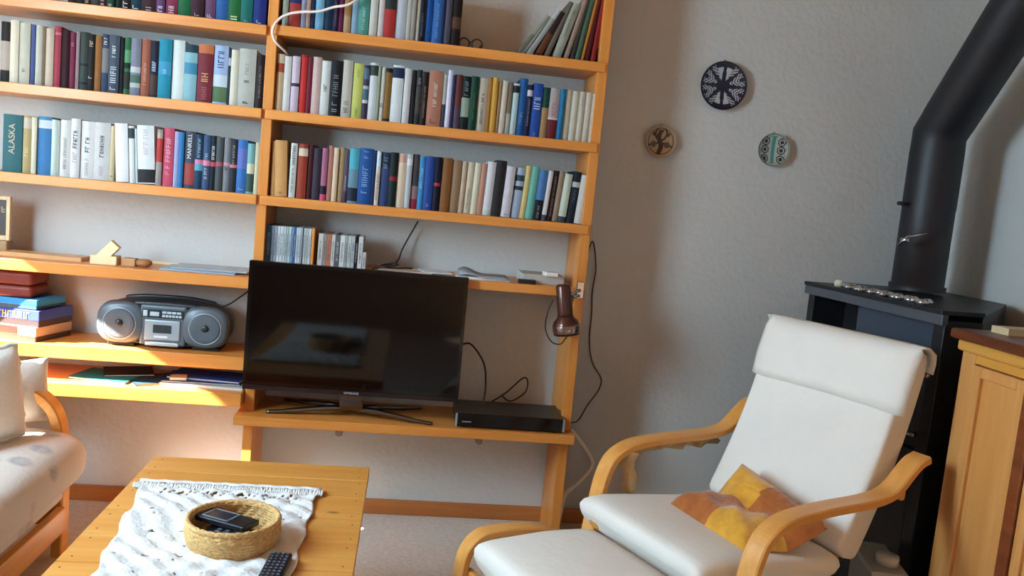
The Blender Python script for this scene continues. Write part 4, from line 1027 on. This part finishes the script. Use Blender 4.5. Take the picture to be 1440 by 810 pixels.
# patchwork cushion, lying in the seat against the back
gold = mat('gold_velvet', 'd69a22', rough=.8, var=.16, scale=25, bump=.4, bscale=50, sheen=.4); brownv = mat('tan_velvet', 'a85a12', rough=.8, var=.2, scale=25, bump=.4, bscale=50, sheen=.4)
pc = thing('cushion', 'yellow and brown patchwork cushion lying on the white armchair seat', 'cushion', Ow, rz=th)
def seat_top(s): return .405 - .085*max(0, -s)
Lc, Bc, Tc, Rc = (-.235, -.135), (-.19, .205), (-.49, -.09), (-.47, .262)
NU = 28; mbp = MB()
def surf(u, v, side):
    # u along L->B, v from the front edge up to the back
    a = Vector(Lc).lerp(Vector(Bc), u); b = Vector(Tc).lerp(Vector(Rc), u); p = a.lerp(b, v)
    s = p.x; w_ = p.y; rise = 0
    base = seat_top(s)
    if v > .50: 
        q = (v-.50)/.50; rise = (.135-.06*u)*q**1.1; s = a.lerp(b, .5).x + (b.x-a.lerp(b, .5).x)*q*.8
    edge = min(1, 4*min(u, 1-u, v, 1-v)); th_ = .034*math.sqrt(max(0, 1-(1-edge)**2))+.0002
    crease = .011*math.sin(u*15+v*6)*math.sin(v*13+u*3)*edge
    z = base+.006+.028*min(1, edge*1.5)+rise+crease*.9 + side*th_
    z = max(z, seat_top(s)+.004)
    if v > .7: s += side*.02*edge
    return Q(s, w_, z)
for side in (1, -1):
    b0 = len(mbp.v)
    for j in range(NU+1):
        for i in range(NU+1): mbp.v.append(surf(i/NU, j/NU, side))
    for j in range(NU):
        for i in range(NU):
            a = b0+j*(NU+1)+i; mbp.f.append([a, a+1, a+NU+2, a+NU+1]); mbp.m.append((int(i/NU*2)+int(j/NU*2)+1) % 2); mbp.sm.append(True)
mbp.build('patchwork_cover', [gold, brownv], pc)
# pale cloth hanging under the far armrest
cm = mat('pale_rag', 'c8a878', rough=.9, var=.15, scale=15, bump=.6, bscale=40)
mb = MB(); n = 26
for i in range(n+1):
    t = i/n; s = -.19-.42*t; top = .512+.0*t; hang = .025+.055*math.exp(-((t-.08)/.10)**2)+.012*math.sin(t*25)*.5
    for j in range(5):
        mb.v.append(Q(s+.005*math.sin(j*2+i), -.345-.010*math.sin(i*1.3+j*.9), top-.002-hang*j/4))
for i in range(n):
    for j in range(4): a = i*5+j; mb.f.append([a, a+1, a+6, a+5]); mb.m.append(0); mb.sm.append(True)
rag = thing('rag', 'crumpled beige cloth hanging beneath the far armrest of the armchair', 'cloth', Ow, rz=th)
mb.build('hanging_strip', cm, rag, solid=.004)
rl_ = [Q(-.205+.006*math.sin(k), -.305+.006*math.cos(k*1.7), .505-k*.026) for k in range(6)]
MB().tube(smooth_path(rl_, 4), [.020+.002*math.sin(i*1.1) for i in range(21)], 12).build('rolled_end', cm, rag)

# ------------------------------------------------------------------ footstool
fs = thing('footstool', 'bentwood footstool with white cotton cushion pushed against the armchair', 'footstool', Ow, rz=th)
zf = .318; sA, sB = .055, .425; wA, wB = -.165, .335; wc = (wA+wB)/2; hw = (wB-wA)/2
fp = [(sB-.0, zf), (sB-.004, zf+.001), (sB-.012, zf+.003), (sB-.03, zf+.005), (sB-.08, zf+.008), (sB-.2, zf+.010), (sA+.1, zf+.006), (sA+.05, zf+.002), (sA+.02, zf), (sA+.008, zf-.002), (sA, zf-.004)]
MB().pad([Q(a, wc+.012, b) for a, b in fp], (hw-.008)*K, .048*K, (0, 1, 0), e=8).build('cushion', cotton, fs)
for s in (-1, 1):
    ww = wc+s*(hw+.018)
    pth = smooth_path([Q(sB-.005, ww, FL), Q(sB+.006, ww, .10), Q(sB+.010, ww, .22), Q(sB+.004, ww, .300), Q(sB-.028, ww, .345), Q(sB-.08, ww, .357), Q(sB-.2, ww, .350), Q(sA+.08, ww, .322), Q(sA+.03, ww, .305), Q(sA+.012, ww, .27), Q(sA+.01, ww, .15), Q(sA+.02, ww, FL)], 5)
    MB().strip(pth, .024, .0105, (0, 1, 0)).build('side_frame', bent, fs)
MB().strip([Q(sB-.01, wA-.01, .245), Q(sB-.01, wc, .245), Q(sB-.01, wB+.01, .245)], .022, .009, (0, 0, 1)).build('crossbar', bent, fs)
MB().strip([Q(sA+.02, wA-.01, .262), Q(sA+.02, wc, .262), Q(sA+.02, wB+.01, .262)], .022, .009, (0, 0, 1)).build('crossbar', bent, fs)

# ------------------------------------------------------------------ sofa at the left
def floral():
    M = mat('floral_fabric', 'd8d2c8', rough=.9, bump=.2, bscale=60, spec=.15); nt = M.node_tree; b = nt.nodes['Principled BSDF']
    tc = nt.nodes['Texture Coordinate']
    v = nt.nodes.new('ShaderNodeTexVoronoi'); v.inputs['Scale'].default_value = 10; nt.links.new(tc.outputs['Object'], v.inputs['Vector'])
    r = nt.nodes.new('ShaderNodeValToRGB'); e_ = r.color_ramp.elements; e_[0].position = .22; e_[0].color = (1, 1, 1, 1); e_[1].position = .38; e_[1].color = (0, 0, 0, 1)
    nt.links.new(v.outputs['Distance'], r.inputs['Fac'])
    cr = nt.nodes.new('ShaderNodeValToRGB'); ce = cr.color_ramp.elements; ce[0].color = lin('8e9a9c'); ce[1].color = lin('b48c8c'); m2 = ce.new(.5); m2.color = lin('8c8a94')
    sp = nt.nodes.new('ShaderNodeSeparateColor'); nt.links.new(v.outputs['Color'], sp.inputs[0]); nt.links.new(sp.outputs[0], cr.inputs['Fac'])
    n = nt.nodes.new('ShaderNodeTexNoise'); n.inputs['Scale'].default_value = 45; nt.links.new(tc.outputs['Object'], n.inputs['Vector'])
    mu = nt.nodes.new('ShaderNodeMath'); mu.operation = 'MULTIPLY'; nt.links.new(r.outputs['Color'], mu.inputs[0]); nt.links.new(n.outputs['Fac'], mu.inputs[1])
    mx = nt.nodes.new('ShaderNodeMix'); mx.data_type = 'RGBA'; nt.links.new(mu.outputs[0], mx.inputs['Factor']); mx.inputs[6].default_value = lin('d8d0c6'); nt.links.new(cr.outputs['Color'], mx.inputs[7])
    nt.links.new(mx.outputs[2], b.inputs['Base Color']); return M
flor = floral()
sf = thing('sofa', 'floral upholstered sofa with curved wooden frame at left edge', 'sofa', (-.85, -1.0, 0))
fo = Vector((-.85, -1.0, 0))
def S(x, y, z): return Vector((x, y, z))-fo
ya, yb = -.235, -1.75
MB().pad([S(-.772, yv, .325) for yv in (ya, ya-.008, ya-.02, ya-.05, ya-.2, -.7, -1.2, yb+.05, yb+.02, yb+.008, yb)], .335, .098, (1, 0, 0), e=5).build('seat_cushion', flor, sf)
MB().pad([S(-.815, yv, .215) for yv in (ya-.01, ya-.013, ya-.02, ya-.04, ya-.2, -.7, -1.2, yb+.06, yb+.03, yb+.02, yb+.01)], .315, .045, (1, 0, 0), e=9).build('seat_base', flor, sf)
MB().box(-.512-fo.x, -.487-fo.x, yb-fo.y, ya-.03-fo.y, .095, .175).build('front_rail', sofawood, sf, bevel=.004)
MB().pad([S(-1.17, yv, .60) for yv in (ya-.02, ya-.025, ya-.03, ya-.06, ya-.3, -.7, -1.2, yb+.09, yb+.06, yb+.05, yb+.04)], .07, .25, (1, 0, 0), e=5).build('backrest', flor, sf)
for yy in (ya+.012, yb-.012):
    pth = smooth_path([S(-1.20, yy, .56), S(-1.0, yy, .545), S(-.80, yy, .535), S(-.64, yy, .525), S(-.575, yy, .500), S(-.535, yy, .44), S(-.520, yy, .34), S(-.518, yy, .20), S(-.518, yy, .05), S(-.518, yy, 0)], 6)
    MB().strip(pth, .028, .016, (0, 1, 0)).build('arm_frame', sofawood, sf)
    MB().box(-1.20-fo.x, -1.16-fo.x, yy-.028-fo.y, yy+.028-fo.y, 0, .56).build('rear_leg', sofawood, sf, bevel=.004)
    MB().box(-1.16-fo.x, -.52-fo.x, yy-.012-fo.y, yy+.012-fo.y, .10, .16).build('side_rail', sofawood, sf, bevel=.003)
# throw cushions
def pillow(name, c, w_, h_, t_, rot, m_, label, frill=True):
    o = thing(name, label, 'cushion', c, rot=rot); mb = MB(); n = 20
    for side in (1, -1):
        b0 = len(mb.v)
        for j in range(n+1):
            for i in range(n+1):
                u, v = i/n*2-1, j/n*2-1; k = (1-abs(u)**3)*(1-abs(v)**3); pin = 1-.06*(1-abs(u))*(abs(v)**4)
                mb.v.append(Vector((u*w_/2*(1-.07*(1-v*v)*abs(u)**2), side*(t_/2*math.sqrt(max(k, 0))+.001), v*h_/2*(1-.07*(1-u*u)*abs(v)**2)+h_/2)))
        for j in range(n):
            for i in range(n): a = b0+j*(n+1)+i; mb.f.append([a, a+1, a+n+2, a+n+1]); mb.m.append(0); mb.sm.append(True)
    mb.build('cushion_cover', m_, o)
    if frill:
        f = MB(); pts = []
        for s in range(4):
            for k in range(14):
                u = k/14*2-1; q = [(u, -1), (1, u), (-u, 1), (-1, -u)][s]; f_ = 1.0+.035*math.sin(k*2.4)
                pts.append((q[0]*w_/2*f_*.97, .003*math.sin(k*2), q[1]*h_/2*f_*.97+h_/2))
        pts.append(pts[0]); f.tube(pts, .008, 6); f.build('frill', mat('frill_white', 'e8e4dc', rough=.9), o)
    return o
pillow('cushion', (-.65, -.50, .425), .34, .27, .13, (-.15, 0, 1.15), mat('pale_stripe', 'e6e2da', rough=.9, var=.04, scale=8, bump=.2), 'white frilled cushion in the sun at left edge of picture')
pillow('cushion', (-.66, -.285, .425), .27, .20, .09, (-.25, 0, .75), flor, 'smaller floral cushion tucked behind the white frilled one', False)
